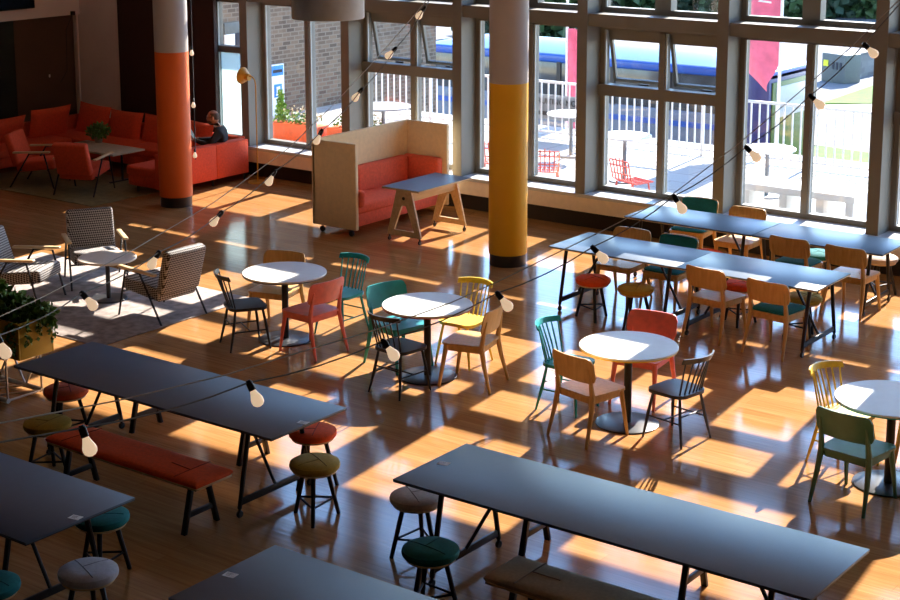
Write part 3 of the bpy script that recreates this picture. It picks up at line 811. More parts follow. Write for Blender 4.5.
# ------------------------------------------------------------------ seated man
def person():
    t = thing('person', 'man in a dark sweater and glasses sitting on the red sofa, reading a tablet', 'person', (-17.87, 17.90, -.03), face(-.82, -.57))
    # local axes: +Y is where he faces
    J = [(0, -.02, .52), (0, -.06, .66), (0, -.05, .82), (0, -.02, .91), (0, .03, .97),          # pelvis chest neck
         (-.17, -.05, .84), (-.27, .08, .66), (-.12, .30, .70), (-.10, .37, .72),                 # left arm: shoulder elbow wrist palm
         (.17, -.05, .84), (.29, .05, .66), (.14, .30, .68), (.11, .37, .71),
         (-.10, .05, .50), (-.12, .43, .52), (-.12, .46, .12), (-.12, .56, .05),
         (.10, .05, .50), (.12, .43, .52), (.12, .46, .12), (.12, .56, .05)]
    E = [(0, 1), (1, 2), (2, 3), (3, 4), (2, 5), (5, 6), (6, 7), (7, 8), (2, 9), (9, 10), (10, 11), (11, 12), (0, 13), (13, 14), (14, 15), (15, 16), (0, 17), (17, 18), (18, 19), (19, 20)]
    Rr = [(.155, .12), (.16, .12), (.15, .10), (.055, .055), (.05, .05),
          (.072, .072), (.055, .055), (.036, .034), (.034, .020), (.072, .072), (.055, .055), (.036, .034), (.034, .020),
          (.10, .10), (.075, .075), (.055, .055), (.045, .04), (.10, .10), (.075, .075), (.055, .055), (.045, .04)]
    me = bpy.data.meshes.new('skel'); me.from_pydata(J, E, []); o = bpy.data.objects.new('skel', me); COL.objects.link(o)
    md = o.modifiers.new('skin', 'SKIN'); sv = me.skin_vertices[0].data
    for i, r in enumerate(Rr): sv[i].radius = r; sv[i].use_root = (i == 0)
    s2 = o.modifiers.new('sub', 'SUBSURF'); s2.levels = 2; s2.render_levels = 2
    dg = bpy.context.evaluated_depsgraph_get(); dg.update()
    body = bpy.data.meshes.new_from_object(o.evaluated_get(dg))
    bpy.data.objects.remove(o)
    bm = nb(); bm.from_mesh(body)
    # fingers: five short chains rooted in each palm, curled round the tablet
    for sx in (-1, 1):
        bx = -.10 if sx < 0 else .11
        for k in range(4):
            x = bx+(k-1.5)*.017; l = (.058, .070, .072, .060)[k]
            tube(bm, [(x, .375, .715), (x, .375+l*.5, .728), (x-sx*.004, .375+l*.85, .715), (x-sx*.006, .375+l*.95, .70)], [.009, .0085, .008, .006], 6)
        tube(bm, [(bx-sx*.028, .36, .715), (bx-sx*.045, .385, .738), (bx-sx*.040, .415, .752)], [.010, .009, .007], 6)
    # head
    hc = Vector((0, .06, 1.055))
    r = bmesh.ops.create_uvsphere(bm, u_segments=24, v_segments=18, radius=1.)
    for v in r['verts']:
        p = v.co.copy(); x, y, z = p.x*.076, p.y*.098, p.z*.118
        if z < 0: x *= 1-.22*(-z/.118)**1.5; y = y*(1-.10*(-z/.118)) + .012*(-z/.118)
        if p.y > .5 and abs(p.x) < .16 and -.35 < p.z < .18: y += .020*(1-abs(p.x)/.16)*(1-abs(p.z+.12)/.30)
        if p.y > .75 and abs(abs(p.x)-.36) < .14 and abs(p.z-.08) < .12: y -= .008
        if p.y > .6 and abs(p.z+.52) < .07 and abs(p.x) < .35: y -= .006
        v.co = hc+Vector((x, y, z))
    for sx in (-1, 1):
        r2 = bmesh.ops.create_uvsphere(bm, u_segments=10, v_segments=8, radius=1.)
        for v in r2['verts']: v.co = hc+Vector((sx*.078+v.co.x*.010, -.005+v.co.y*.020, v.co.z*.032))
    b = link('body', bm, [M['skin'], M['sweater'], M['jeans'], M['socket']], t, True, 80)
    for p in b.data.polygons:
        c = p.center
        if c.z > .925 or (c.y > .325 and .62 < c.z < .80): p.material_index = 0
        elif c.z < .10: p.material_index = 3
        elif c.z < .585 and (c.y > .10 or c.z < .5): p.material_index = 2
        else: p.material_index = 1
    # hair, beard, glasses, collar
    bm = nb(); r = bmesh.ops.create_uvsphere(bm, u_segments=20, v_segments=14, radius=1.)
    for v in r['verts']:
        p = v.co; v.co = hc+Vector((p.x*.081, p.y*.098-.010, p.z*.118+.004))
    bmesh.ops.delete(bm, geom=[v for v in bm.verts if (v.co-hc).y > .045 or (v.co-hc).z < -.03 or (v.co-hc).z > .095], context='VERTS'); link('hair', bm, M['hair'], b)
    bm = nb(); r = bmesh.ops.create_uvsphere(bm, u_segments=20, v_segments=14, radius=1.)
    for v in r['verts']:
        p = v.co; v.co = hc+Vector((p.x*.066, p.y*.094+.018, p.z*.108-.014))
    bmesh.ops.delete(bm, geom=[v for v in bm.verts if (v.co-hc).y < -.005 or (v.co-hc).z > -.035], context='VERTS'); link('beard', bm, M['hair'], b)
    bm = nb()
    for sx in (-1, 1):
        pts = [hc+Vector((sx*.034+.024*math.cos(a), .103, .012+.019*math.sin(a))) for a in [2*PI*k/14 for k in range(15)]]
        tube(bm, pts, .0028, 6, False); tube(bm, [hc+Vector((sx*.058, .100, .015)), hc+Vector((sx*.080, .0, .018))], .0028, 6)
    tube(bm, [hc+Vector((-.010, .106, .014)), hc+Vector((.010, .106, .014))], .0028, 6)
    link('glasses', bm, M['socket'], b)
    bm = nb(); tube(bm, [(.062*math.cos(a), -.012+.060*math.sin(a), .915+.012*math.sin(a)) for a in [2*PI*k/16 for k in range(17)]], .016, 8, False); link('shirt_collar', bm, M['shirtw'], b)
    tb = thing('tablet', 'thin pale tablet held by the seated man', 'tablet', (-17.87, 17.90, -.03), face(-.82, -.57))
    rot = Matrix.Rotation(R(58), 3, 'X')
    bm = nb(); box(bm, (0, .40, .79), (.17, .008, .24), .003, Matrix.Rotation(R(-28), 3, 'X')); link('case', bm, M['tablet'], tb)
    bm = nb(); box(bm, (0, .394, .787), (.15, .004, .21), 0, Matrix.Rotation(R(-28), 3, 'X')); link('display', bm, M['socket'], tb)
person()

# ------------------------------------------------------------------ floor lamp
t = thing('floor_lamp', 'ochre floor lamp with a tilted cone shade by the window', 'lamp', (-17.33, 18.22, 0))
bm = nb(); disc(bm, .155, 0, .022, seg=32); link('base', bm, M['lampy'], t)
d = Vector((-.88, .0, 0))
bm = nb(); tube(bm, [(0, 0, .02), (0, 0, 1.56), (-.015, 0, 1.62), (-.05, 0, 1.665), (-.10, 0, 1.68), (-.16, 0, 1.675)], .011, 8); link('pole', bm, M['lampy'], t)
ax = Matrix.Rotation(R(-100), 4, 'Y')
bm = nb(); lathe(bm, [(.0, .06), (.05, .06), (.06, .0), (.08, -.01), (.135, -.09), (.127, -.09), (.07, -.01), (0, -.005)], (-.19, 0, 1.665), 24, Matrix.Rotation(R(98), 4, 'Y')); link('lamp_shade', bm, M['lampy'], t)

# ------------------------------------------------------------------ mobile booth with bench
t = thing('seating_booth', 'beige high-sided seating booth on casters with red bench inside', 'booth', (-14.0, 17.3, 0))
H0, H1 = .10, 1.28
def lb(bm, x0, x1, y0, y1, z0, z1, bev=.01, seg=2): box(bm, ((x0+x1)/2+14.0, (y0+y1)/2-17.3, (z0+z1)/2), (x1-x0, y1-y0, z1-z0), bev, None, seg)
bm = nb(); lb(bm, -14.40, -13.64, 16.22, 16.28, H0, H1); link('side_panel', bm, M['beigep'], t)
bm = nb(); lb(bm, -14.42, -14.36, 16.22, 18.32, H0, H1); link('back_panel', bm, M['beigep'], t)
bm = nb(); lb(bm, -14.40, -13.64, 18.26, 18.32, H0, H1); link('side_panel', bm, M['beigep'], t)
bm = nb(); lb(bm, -14.36, -13.68, 16.29, 18.25, .13, .33, .015); link('bench_base', bm, M['boothf'], t)
bm = nb(); lb(bm, -14.36, -13.66, 16.29, 18.25, .30, .44, .04, 3); link('seat_cushion', bm, M['boothf'], t)
for y0, y1 in ((16.42, 16.98), (16.98, 18.12)):
    bm = nb(); lb(bm, -14.36, -14.22, y0, y1, .42, .80, .05, 3); link('back_cushion', bm, M['boothf'], t)
bm = nb(); lb(bm, -14.36, -13.70, 18.13, 18.26, .40, .80, .05, 3); link('arm_cushion', bm, M['boothf'], t)
bm = nb(); lb(bm, -14.36, -13.60, 16.28, 16.40, .40, .64, .05, 3); link('arm_cushion', bm, M['boothf'], t)
for x, y in ((-14.28, 16.27), (-13.76, 16.27), (-14.28, 18.24), (-13.76, 18.24)):
    bm = nb(); tube(bm, [(x+14, y-17.3, .11), (x+14, y-17.3, .06)], .012, 8)
    lathe(bm, [(0, -.02), (.034, -.02), (.042, -.01), (.042, .01), (.034, .02), (0, .02)], (x+14, y-17.3, .042), 16, Matrix.Rotation(R(90), 4, 'X'))
    link('caster', bm, M['socket'], t)

# plywood work table
t = thing('plywood_table', 'small plywood table with grey top and triangular cut-out legs in front of the booth', 'table', (-12.97, 16.92, 0))
bm = nb(); box(bm, (0, 0, .728), (.62, 1.18, .024), .003); link('tabletop', bm, M['ply'], t)
bm = nb(); box(bm, (0, 0, .7415), (.612, 1.172, .004)); link('top_surface', bm, M['lino'], t)
for s in (-1, 1):
    bm = nb()
    out = [(-.285, .085), (.285, .085), (.12, .715), (-.12, .715)]
    hol = [(-.17, .16), (.17, .16), (.035, .50), (-.035, .50)]
    mt = Matrix.Translation((0, s*.50, 0)) @ Matrix.Rotation(R(90), 4, 'X')
    prism(bm, out, -.014, .014, mt, hol); l = link('leg_panel', bm, M['ply'], t, False)
    bm = nb(); lathe(bm, [(0, -.006), (.022, -.006), (.022, .006), (0, .006)], (.0, s*.50-.017, .60), 14, Matrix.Rotation(R(90), 4, 'X')); link('bolt_cap', bm, M['metal'], l)
    for sx in (-1, 1):
        bm = nb(); tube(bm, [(sx*.255, s*.5, .09), (sx*.255, s*.5, .05)], .010, 8)
        lathe(bm, [(0, -.012), (.026, -.012), (.03, 0), (.026, .012), (0, .012)], (sx*.255, s*.5, .030), 14, Matrix.Rotation(R(90), 4, 'Y')); link('caster', bm, M['socket'], l)
for sx in (-1, 1):
    bm = nb(); box(bm, (sx*.105, 0, .63), (.022, .98, .13), .003); link('rail', bm, M['ply'], t)

# ------------------------------------------------------------------ planter on truss
t = thing('leafy_planter', 'mustard yellow planter box full of trailing leaves', 'planter', (-12.20, 9.24, .50))
bm = nb()
box(bm, (0, -.19, .175), (1.10, .02, .35), .003); box(bm, (0, .19, .175), (1.10, .02, .35), .003)
box(bm, (.54, 0, .175), (.02, .36, .35), .003); box(bm, (-.54, 0, .175), (.02, .36, .35), .003); box(bm, (0, 0, .02), (1.06, .36, .03))
link('box', bm, M['planty'], t)
bm = nb(); box(bm, (0, 0, .28), (1.06, .36, .04)); link('soil', bm, M['trunk'], t)
bm = nb(); leafball(bm, (0, .02, .43), (.54, .18, .10), 1500, .075, 1, None, .1)
leafball(bm, (-.2, .05, .52), (.25, .12, .12), 260, .07)
leafball(bm, (.50, .10, .40), (.16, .14, .08), 220, .07, 1, None, .3)
for x, y, n in ((.50, -.21, 9), (.42, -.22, 5), (.58, .02, 5), (.57, .18, 7), (.58, -.12, 6), (.2, -.21, 2), (.6, .12, 4)):
    for k in range(n): leafball(bm, (x+.012*math.sin(k*1.7), y, .34-.035*k), (.035, .025, .03), 7, .045, 1, None, .6)
link('foliage', bm, M['leaf'], t)
t = thing('truss_stand', 'silver lattice truss standing under the mustard planter', 'truss', (-12.42, 9.30, 0))
bm = nb()
for y in (-.20, .20):
    for z in (.045, .46): tube(bm, [(-.5, y, z), (.5, y, z)], .025, 10)
link('chord', bm, M['alu'], t)
bm = nb()
for y in (-.20, .20):
    for k in range(4): tube(bm, [(-.5+.25*k, y, .045 if k % 2 else .46), (-.25+.25*k, y, .46 if k % 2 else .045)], .011, 8)
for z in (.045, .46):
    for k in range(4): tube(bm, [(-.5+.25*k, -.20, z), (-.25+.25*k, .20, z)], .011, 8)
for x in (-.49, .49):
    for y in (-.20, .20): tube(bm, [(x, y, .045), (x, y, .46)], .011, 8)
    for z in (.045, .46): tube(bm, [(x, -.2, z), (x, .2, z)], .011, 8)
link('lattice', bm, M['alu'], t)

# ------------------------------------------------------------------ string lights
A_BULBS = [((-8.761, 11.406, 3.723), (-8.778, 11.385, 3.688)), ((-8.657, 10.858, 3.42), (-8.686, 10.825, 3.378)), ((-8.528, 10.239, 3.145), (-8.553, 10.209, 3.097)), ((-8.365, 9.542, 2.907), (-8.379, 9.521, 2.864)), ((-8.154, 8.76, 2.726), (-8.172, 8.734, 2.675)), ((-7.886, 7.92, 2.596), (-7.909, 7.893, 2.555)), ((-7.524, 6.979, 2.547), (-7.54, 6.956, 2.503)), ((-7.015, 5.904, 2.595), (-6.983, 5.919, 2.556)), ((-6.359, 4.807, 2.725), (-6.339, 4.813, 2.686))]
A_WIRE = [(-8.785, 11.527, 3.825), (-8.682, 10.947, 3.549), (-8.554, 10.312, 3.286), (-8.412, 9.697, 3.064), (-8.234, 9.02, 2.863), (-8.018, 8.296, 2.748), (-7.849, 7.798, 2.686), (-7.373, 6.623, 2.653), (-6.736, 5.403, 2.729), (-6.311, 4.735, 2.827)]
B_BULBS = [((-4.282, 10.484, 3.784), (-4.244, 10.502, 3.744)), ((-4.416, 9.937, 3.483), (-4.38, 9.955, 3.447)), ((-4.564, 9.318, 3.21), (-4.523, 9.338, 3.166)), ((-4.713, 8.653, 2.982), (-4.683, 8.664, 2.934)), ((-4.855, 7.934, 2.779), (-4.82, 7.951, 2.739)), ((-4.988, 7.144, 2.651), (-4.946, 7.162, 2.597)), ((-5.091, 6.259, 2.572), (-5.054, 6.275, 2.521)), ((-5.136, 5.305, 2.594), (-5.106, 5.313, 2.534)), ((-5.064, 4.229, 2.699), (-5.045, 4.232, 2.654))]
B_WIRE = [(-4.182, 10.91, 4.093), (-4.325, 10.351, 3.766), (-4.461, 9.802, 3.492), (-4.592, 9.232, 3.226), (-4.725, 8.61, 2.982), (-4.85, 8.009, 2.857), (-4.995, 7.153, 2.712), (-5.045, 6.78, 2.666), (-5.104, 6.211, 2.641), (-5.138, 5.67, 2.652), (-5.142, 5.153, 2.67), (-5.102, 4.475, 2.745), (-4.975, 3.705, 2.884)]
def ext(p, q, k): return tuple(Vector(q)+(Vector(q)-Vector(p)).normalized()*k+Vector((0, 0, .1*k)))
def bulb_at(t, sock, aim):
    s, b = Vector(sock), Vector(aim); d = (b-s).normalized()
    q = d.to_track_quat('Z', 'Y').to_matrix().to_4x4()
    bm = nb(); lathe(bm, [(.012, .035), (.014, .042), (.020, .060), (.029, .082), (.031, .095), (.028, .110), (.016, .122), (0, .126)], s, 16, q)
    g = link('bulb', bm, M['bulb'], t)
    bm = nb(); lathe(bm, [(0, -.012), (.010, -.012), (.017, 0), (.018, .040), (.012, .042), (0, .042)], s, 12, q); link('socket', bm, M['socket'], g)
def strand(label, bulbs, wire, far, near):
    t = thing('string_light', label, 'string lights', (0, 0, 0))
    w = [ext(wire[1], wire[0], 4.5)]+wire+[ext(wire[-2], wire[-1], 3.5)]
    bm = nb(); tube(bm, w, .0035, 6); link('support_wire', bm, M['cable'], t)
    pts = [Vector(ext(bulbs[1][0], bulbs[0][0], 4.5))]
    sk = [Vector(b[0]) for b in bulbs]+[Vector(ext(bulbs[-2][0], bulbs[-1][0], 3.0))]
    prev = pts[0]
    for k, p in enumerate(sk):
        for u in (.25, .5, .75):
            q = prev.lerp(p, u)
            if k > 0: q.z -= .025*4*u*(1-u)
            pts.append(q)
        pts.append(p); prev = p
    bm = nb(); tube(bm, pts, .0042, 6); link('cable', bm, M['cable2'], t)
    for s, b in bulbs: bulb_at(t, s, b)
strand('festoon string of opal bulbs running past the booth to the planter', A_BULBS, A_WIRE, None, None)
strand('festoon string of opal bulbs crossing above the round tables', B_BULBS, B_WIRE, None, None)
t = thing('string_light', 'vertical string of bulbs hanging beside the orange column', 'string lights', (0, 0, 0))
bm = nb(); tube(bm, [(-16.64, 16.21, ZC), (-16.64, 16.21, .75)], .008, 6); link('cable', bm, M['socket'], t)
for z in (2.38, 1.63, .90): bulb_at(t, (-16.63, 16.19, z), (-16.615, 16.175, z-.06))
# drum pendant near the ceiling
t = thing('drum_pendant', 'large grey drum pendant hanging above the window wall', 'pendant lamp', (-8.88, 10.23, 3.71))
bm = nb(); lathe(bm, [(0, .006), (.30, .006), (.305, .012), (.305, .34), (.299, .34), (.299, .02), (0, .02)], seg=48); link('drum_shade', bm, M['pend'], t)
bm = nb(); tube(bm, [(0, 0, .02), (0, 0, ZC-3.71)], .006, 6); link('cord', bm, M['socket'], t)

# ------------------------------------------------------------------ outdoors
bm = nb(); box(bm, (-12, 22.25, -.10), (40, 6.5, .2)); struct('terrace', bm, M['terrace'])
bm = nb(); box(bm, (-40, 85, -3.1), (260, 160, .2)); struct('street', bm, M['road'])
def flat(name, poly, z, m):
    bm = nb(); prism(bm, poly, z-.06, z); return struct(name, bm, m)
flat('lawn', [(-21.63, 49.5), (-20.2, 50.6), (-12, 56), (-14, 66), (-21.9, 55)], -2.94, M['grass'])
flat('lawn.001', [(-18.4, 40.2), (-15.2, 38.6), (-12.5, 38.6), (-12.5, 41.5), (-18.4, 42.0)], -2.94, M['grass'])
flat('path', [(-18.6, 42.1), (-12, 41.2), (-12, 55.8), (-20.1, 50.5), (-21.5, 49.2)], -2.94, M['sand'])
# railing
t = thing('railing', 'white metal railing along the outdoor terrace edge', 'railing', (0, 24.45, 0))
X0, X1 = -20.6, -7.4
bm = nb(); box(bm, ((X0+X1)/2, 0, 1.02), (X1-X0, .05, .045), .004); link('top_rail', bm, M['railw'], t)
bm = nb(); box(bm, ((X0+X1)/2, 0, .10), (X1-X0, .04, .035), .004); link('bottom_rail', bm, M['railw'], t)
n = int((X1-X0)/.15)
for k in range(n+1):
    x = X0+k*(X1-X0)/n
    if k % 13 == 0:
        bm = nb(); box(bm, (x, 0, .53), (.05, .05, 1.06), .003); link('post', bm, M['railw'], t)
    else:
        bm = nb(); box(bm, (x, 0, .56), (.024, .024, .90)); link('baluster', bm, M['railw'], t)
# banner on the railing
t = thing('banner', 'grey banner with dark lettering hung on the railing beyond the yellow column', 'banner', (-15.85, 24.50, .55))
bm = nb(); box(bm, (0, 0, 0), (1.50, .012, .46), .002); link('cloth', bm, M['banner'], t)
def text(body, size, loc, rot, m, parent, name='lettering'):
    cu = bpy.data.curves.new(name, 'FONT'); cu.body = body; cu.size = size; cu.extrude = .004; cu.align_x = 'CENTER'; cu.align_y = 'CENTER'
    o = bpy.data.objects.new(name+'_curve', cu); COL.objects.link(o)
    dg = bpy.context.evaluated_depsgraph_get(); dg.update()
    me = bpy.data.meshes.new_from_object(o.evaluated_get(dg)); bpy.data.objects.remove(o)
    me.materials.clear(); me.materials.append(m)
    r = bpy.data.objects.new(name, me); COL.objects.link(r); r.location = loc; r.rotation_euler = rot; r.parent = parent
    return r
text('RECRUITING NOW', .145, (0, -.013, .10), (R(90), 0, 0), M['ink'], t)
bm = nb(); box(bm, (-.15, -.009, -.12), (.95, .006, .07)); link('small_print', bm, M['ink'], t)
# brick building
bm = nb(); box(bm, (-22.2, 24.2, 1.5), (1.0, 8.9, 9.0)); tag(link('brick_building', bm, M['brick'], None, False), 'buff brick building outside the windows behind the orange planters', 'building')
# sign panel
t = thing('sign_board', 'white sign board with pink and blue notices on the brick wall', 'sign', (-21.66, 23.28, 0))
bm = nb(); box(bm, (0, 0, .51), (.05, .58, 1.02), .004); link('board', bm, M['signw'], t)
for (y, z, w, h, m, ic) in ((-.20, .86, .15, .20, 'signp', 0), (.09, .90, .34, .20, 'signb', 1), (-.21, .50, .12, .22, 'signp', 0), (.10, .50, .22, .26, 'signb', 2)):
    bm = nb(); box(bm, (.03, y, z), (.012, w, h), .002); q = link('notice', bm, M[m], t)
    bm = nb()
    if ic == 0: lathe(bm, [(0, 0), (.035, 0), (.035, .006), (0, .006)], (.036, y-.03, z), 16, Matrix.Rotation(R(90), 4, 'Y')); link('symbol', bm, M['ink'], q)
    elif ic == 1: box(bm, (.037, y, z-.01), (.006, w*.8, .06)); link('symbol', bm, M['ink'], q)
    else:
        prism(bm, [(-.07, -.09), (.07, -.09), (.07, -.07), (.05, -.07), (.05, .08), (-.05, .08), (-.05, -.07), (-.07, -.07)], .034, .040, Matrix.Translation((0, y, z)) @ Matrix.Rotation(R(90), 4, 'Z') @ Matrix.Rotation(R(90), 4, 'X')); link('symbol', bm, M['signw'], q)
t = thing('wall_notice', 'dark framed notice on the brick wall above the frosted pane', 'sign', (-21.66, 22.15, 1.72))
bm = nb(); box(bm, (0, 0, .12), (.04, .40, .22), .004); link('dark_panel', bm, M['utilg'], t)
bm = nb(); box(bm, (0, -.06, -.10), (.04, .26, .22), .004); link('white_panel', bm, M['signw'], t)
bm = nb(); box(bm, (.0, .14, -.10), (.05, .10, .24), .004); link('lamp_box', bm, M['ink'], t)
# planter troughs
def trough(label, x, y, conif, n):
    t = thing('planter_trough', label, 'planter', (x, y, 0), R(4), 'orange planter troughs')
    bm = nb(); box(bm, (0, 0, .16), (1.15, .34, .32), .012); link('trough', bm, M['trayo'], t)
    bm = nb(); leafball(bm, (0, 0, .42), (.54, .18, .14), n, .07); link('leaves', bm, M['leaf'], t)
    bm = nb(); leafball(bm, (.1, 0, .50), (.45, .17, .15), n//2, .05); link('flowers', bm, M['flowr'], t)
    if conif:
        bm = nb()
        for k in range(12): leafball(bm, (-.38, 0, .36+.045*k), (.125*(1-k/13), .125*(1-k/13), .04), 40, .06)
        link('conifer', bm, M['leafb'], t)
trough('orange planter trough with a small bright conifer outside the window', -19.38, 21.45, True, 220)
trough('orange planter trough beside the conifer trough outside the window', -18.10, 21.62, False, 260)
t = thing('slim_plant', 'tall thin leafy plant in the second orange planter trough', 'plant', (-18.28, 21.70, .32))
bm = nb(); tube(bm, [(0, 0, 0), (.02, 0, .5), (0, 0, .95)], .008, 6); link('stem', bm, M['trunk'], t)
bm = nb()
for k in range(9): leafball(bm, (0, 0, .2+.09*k), (.17-.012*k, .17-.012*k, .05), 14, .08)
link('leaves', bm, M['leafb'], t)
# outdoor tables
def otable(label, x, y, r, m):
    t = thing('outdoor_table', label, 'table', (x, y, 0))
    bm = nb(); disc(bm, r, .715, .74, seg=36); link('tabletop', bm, m, t)
    bm = nb(); tube(bm, [(0, 0, .02), (0, 0, .72)], .032, 10); link('pedestal', bm, M['gtable'], t)
    bm = nb(); disc(bm, .24, 0, .02, seg=28); link('base', bm, M['gtable'], t)
otable('round pale outdoor table seen through the awning windows', -12.74, 21.74, .42, M['railw'])
otable('round grey outdoor table beyond the booth', -17.72, 21.85, .52, M['gtable'])
otable('round pale outdoor table just left of the railing banner', -14.6, 23.1, .42, M['railw'])
otable('round pale outdoor table under the pink flag', -10.42, 22.01, .42, M['railw'])
def wire_chair(label, x, y, rz):
    t = thing('wire_chair', label, 'chair', (x, y, 0), rz, 'red wire chairs')
    bm = nb()
    for k in range(7):
        a = (k-3)*.065
        tube(bm, [(a, .22, .43), (a, -.10, .42), (a*1.05, -.20, .48), (a*1.1, -.26, .80-abs(a)*.25)], .010, 5)
    for y0, z0 in ((.22, .43), (.06, .425), (-.10, .42)): tube(bm, [(-.2, y0, z0), (.2, y0, z0)], .010, 5)
    for y0, z0 in ((-.22, .56), (-.24, .68), (-.26, .76)): tube(bm, [(-.21, y0, z0), (.21, y0, z0)], .010, 5)
    link('wire_seat', bm, M['wire'], t)
    for sx in (-1, 1):
        for sy in (-1, 1):
            bm = nb(); tube(bm, [(sx*.22, sy*.2, 0), (sx*.17, sy*.15, .43)], .013, 6); link('leg', bm, M['wire'], t)
wire_chair('red wire chair outside the awning windows', -11.55, 19.95, R(-20))
wire_chair('red wire chair outside, just right of the yellow column', -13.02, 19.90, R(30))
wire_chair('red wire chair outside, just left of the yellow column', -14.05, 19.95, R(10))
# low white bench/planter block on the terrace
t = thing('stone_bench', 'low white slab bench with openings outside the last full window', 'bench', (-9.25, 20.75, 0))
bm = nb(); box(bm, (0, 0, .46), (1.75, .62, .10), .01); link('slab', bm, M['railw'], t)
for x in (-.78, -.2, .35, .78):
    bm = nb(); box(bm, (x, 0, .205), (.12, .5, .41), .008); link('support', bm, M['railw'], t)
# bus
t = thing('bus', 'blue and white single-deck bus parked beyond the railing', 'bus', (-21.8, 36.3, -3.0))
BL = 10.4
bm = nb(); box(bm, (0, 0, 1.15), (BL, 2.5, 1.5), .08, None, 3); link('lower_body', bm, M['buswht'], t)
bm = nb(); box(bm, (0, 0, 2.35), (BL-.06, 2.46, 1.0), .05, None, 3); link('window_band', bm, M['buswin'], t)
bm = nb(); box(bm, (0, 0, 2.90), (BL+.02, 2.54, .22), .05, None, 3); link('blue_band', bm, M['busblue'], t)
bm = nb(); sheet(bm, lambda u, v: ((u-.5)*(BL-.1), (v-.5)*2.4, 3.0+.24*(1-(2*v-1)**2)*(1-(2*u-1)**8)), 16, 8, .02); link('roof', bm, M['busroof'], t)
bm = nb(); box(bm, (0, -1.27, 1.55), (BL, .02, .14)); box(bm, (0, -1.27, .95), (BL, .02, .12)); link('stripe', bm, M['busblue'], t)
for k in range(6):
    bm = nb(); box(bm, (-BL/2+1.2+k*1.62, -1.25, 2.35), (.12, .03, .98)); link('window_post', bm, M['socket'], t)
bm = nb(); box(bm, (BL/2-.28, -.02, 1.7), (.58, 2.56, 2.5), .04); link('rear_corner', bm, M['vanpurple'], t)
bm = nb(); box(bm, (BL/2+.03, 0, 1.6), (.05, 2.35, 2.3), .02); q = link('rear_panel', bm, M['vangreen'], t)
bm = nb(); box(bm, (BL/2+.06, -.15, 2.25), (.03, 1.7, .75), .01); link('rear_window', bm, M['framel'], q)
for x in (-3.4, 3.2):
    bm = nb(); lathe(bm, [(0, -.14), (.40, -.14), (.48, -.08), (.48, .08), (.40, .14), (0, .14)], (x, -1.12, .48), 24, Matrix.Rotation(R(90), 4, 'X')); link('wheel', bm, M['socket'], t)
# flags
def flag(label, x, y, h, z0, z1, w, dirx):
    t = thing('flag', label, 'flag', (x, y, -3.0))
    bm = nb(); tube(bm, [(0, 0, 0), (0, 0, h+3)], .028, 8); link('flag_pole', bm, M['railw'], t)
    def f(u, v):
        z = z0+3+(z1-z0)*v
        ww = w*(.45+.55*math.sin(PI*(.15+.7*v)))*(1.0 if v > .12 else (.4+5*v))
        return (-u*ww*dirx, .10*math.sin(u*7+v*5)*u, z-.55*u*(1-v)**2)
    bm = nb(); sheet(bm, f, 14, 22, .006, (0, 1, 0)); link('flag_cloth', bm, M['pink'], t)
    return t
fl = flag('tall pink feather flag outside the last full window', -12.0, 25.7, 4.0, 1.55, 3.9, .95, 1)
text('NOW', .34, (-.40, -.13, 5.95), (R(90), R(72), 0), M['signw'], fl)
flag('narrow pink banner flag on a white pole beyond the yellow column', -16.68, 26.2, 2.6, .35, 1.80, .42, -1)
t = thing('hoop_post', 'thin grey post with curved top beyond the railing', 'post', (-14.2, 38.5, -3.0))
bm = nb(); tube(bm, [(0, 0, 0), (0, 0, 3.5), (.08, 0, 3.62), (.35, 0, 3.62)], .05, 8); link('shaft', bm, M['utilg'], t)
bm = nb(); disc(bm, .12, 0, .03, seg=16); link('foot', bm, M['utilg'], t)
# utility cabinet and stone wall
t = thing('utility_cabinet', 'grey utility cabinet with yellow warning plate by the lawn', 'cabinet', (-23.37, 55.2, -3.0), R(-20))
bm = nb(); box(bm, (0, 0, .52), (1.15, .8, 1.04), .03); link('cabinet_body', bm, M['utilg'], t)
bm = nb(); box(bm, (-.36, -.41, .68), (.22, .03, .22)); link('warning_plate', bm, M['warny'], t)
for k in range(3):
    bm = nb(); box(bm, (.0+.18*k, -.41, .62), (.09, .03, .26)); link('vent', bm, M['ink'], t)
bm = nb(); box(bm, (-23.4, 58.9, -2.55), (.6, 6.0, .9), 0, Matrix.Rotation(R(-3), 3, 'Z')); tag(link('stone_wall', bm, M['stonew'], None, False), 'low grey stone wall beyond the lawn', 'wall')
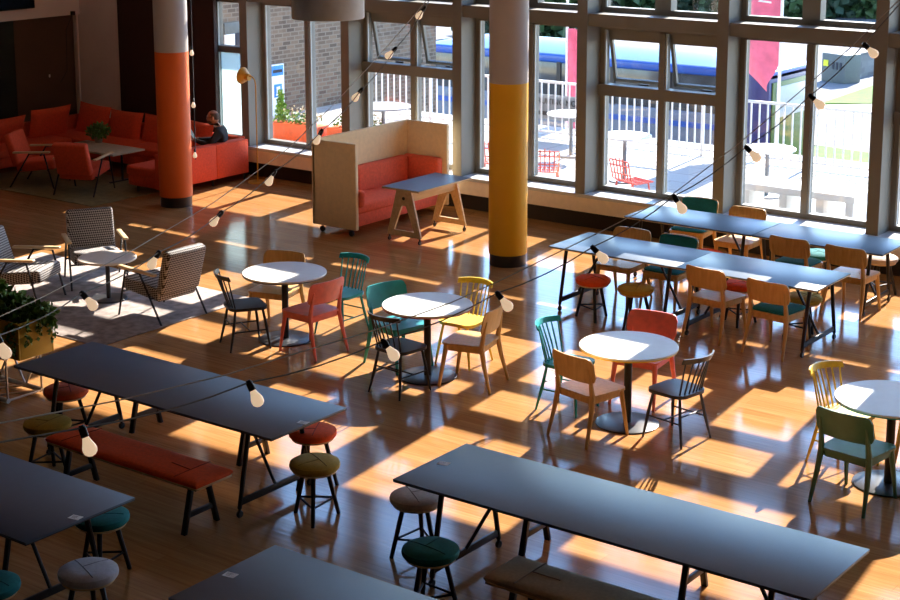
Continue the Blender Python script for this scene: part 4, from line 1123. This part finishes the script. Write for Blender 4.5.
# shrubs and trees far beyond the street
def shrub(label, x, y, h, r, m, n):
    t = thing('shrub', label, 'shrub', (x, y, -3.0), 0, 'shrubs beyond the street')
    bm = nb(); tube(bm, [(0, 0, 0), (.05, 0, h*.4), (0, .05, h*.75)], [.12, .09, .04], 8); link('trunk', bm, M['trunk'], t)
    bm = nb()
    for k in range(6):
        a = k*2.4; leafball(bm, (r*.45*math.cos(a)*(k > 0), r*.45*math.sin(a)*(k > 0), h*(.10+.11*k)), (r*.7, r*.7, h*.28), n//6, .62)
    link('crown', bm, m, t)
for k, (x, y, h, r) in enumerate(((-41.5, 59.0, 4.2, 2.4), (-39.3, 60.5, 3.6, 1.7), (-43.4, 71.5, 4.4, 2.1), (-41.4, 72.3, 4.2, 1.9), (-39.8, 73.4, 4.6, 1.9), (-38.2, 74.2, 4.2, 1.8), (-36.6, 75.4, 4.4, 1.8), (-35.0, 76.6, 4.6, 1.8), (-33.4, 77.8, 4.4, 1.8), (-31.9, 79.0, 4.6, 1.8), (-30.2, 80.0, 4.4, 1.8))):
    lab = ('dark bushy shrub above the bus front beside the yellow column', 'dark shrub behind the bus above the white post', 'shrub above the bus by the first awning window', 'shrub above the bus between the two awning windows', 'shrub above the bus by the second awning window', 'shrub behind the mullion right of the awning windows', 'shrub behind the pink feather flag', 'shrub just right of the pink feather flag', 'shrub in the middle of the upper pane above the cabinet', 'shrub above the grey utility cabinet', 'shrub at the frame edge above the stone wall')[k]
    shrub(lab, x, y, h, r, M['leafd'] if k % 2 == 0 else M['leafo'], 1300)
# ------------------------------------------------------------------ light
W = bpy.data.worlds.new('World'); S.world = W; W.use_nodes = True
nt = W.node_tree; N = nt.nodes; L = nt.links
sky = N.new('ShaderNodeTexSky'); sky.sky_type = 'NISHITA'; sky.sun_disc = False
sky.sun_elevation = R(32.8); sky.sun_rotation = R(-7); sky.air_density = 1.0; sky.dust_density = 0; sky.ozone_density = 4.0
bg = N['Background']; bg.inputs['Strength'].default_value = .86
L.new(sky.outputs[0], bg.inputs['Color'])
sun = bpy.data.lights.new('sun', 'SUN'); sun.energy = 18.5; sun.angle = R(.35); sun.color = (1.0, .93, .82)
so_ = bpy.data.objects.new('sun', sun); COL.objects.link(so_); so_.location = (-8, 40, 20)
so_.rotation_euler = Vector((.12, -1, -.645)).to_track_quat('-Z', 'Y').to_euler()

# ------------------------------------------------------------------ camera
cam = bpy.data.cameras.new('camera'); co = bpy.data.objects.new('camera', cam); COL.objects.link(co)
cam.sensor_width = 36; cam.sensor_fit = 'HORIZONTAL'
cam.lens = 1614.576*36/900
cam.shift_x = 0; cam.shift_y = -(300-173.32)/900
cam.clip_end = 500
co.matrix_world = Matrix.Translation((0, 0, 5.04)) @ Matrix.Rotation(.6395993, 4, 'Z') @ Matrix.Rotation(PI/2-.1936698, 4, 'X') @ Matrix.Rotation(-.001025, 4, 'Z')
S.camera = co
S.view_settings.view_transform = 'Standard'; S.view_settings.look = 'None'; S.view_settings.gamma = 1; S.view_settings.use_curve_mapping = False
S.view_settings.exposure = .25
S.cycles.use_denoising = True
S.cycles.max_bounces = 8; S.cycles.transparent_max_bounces = 16
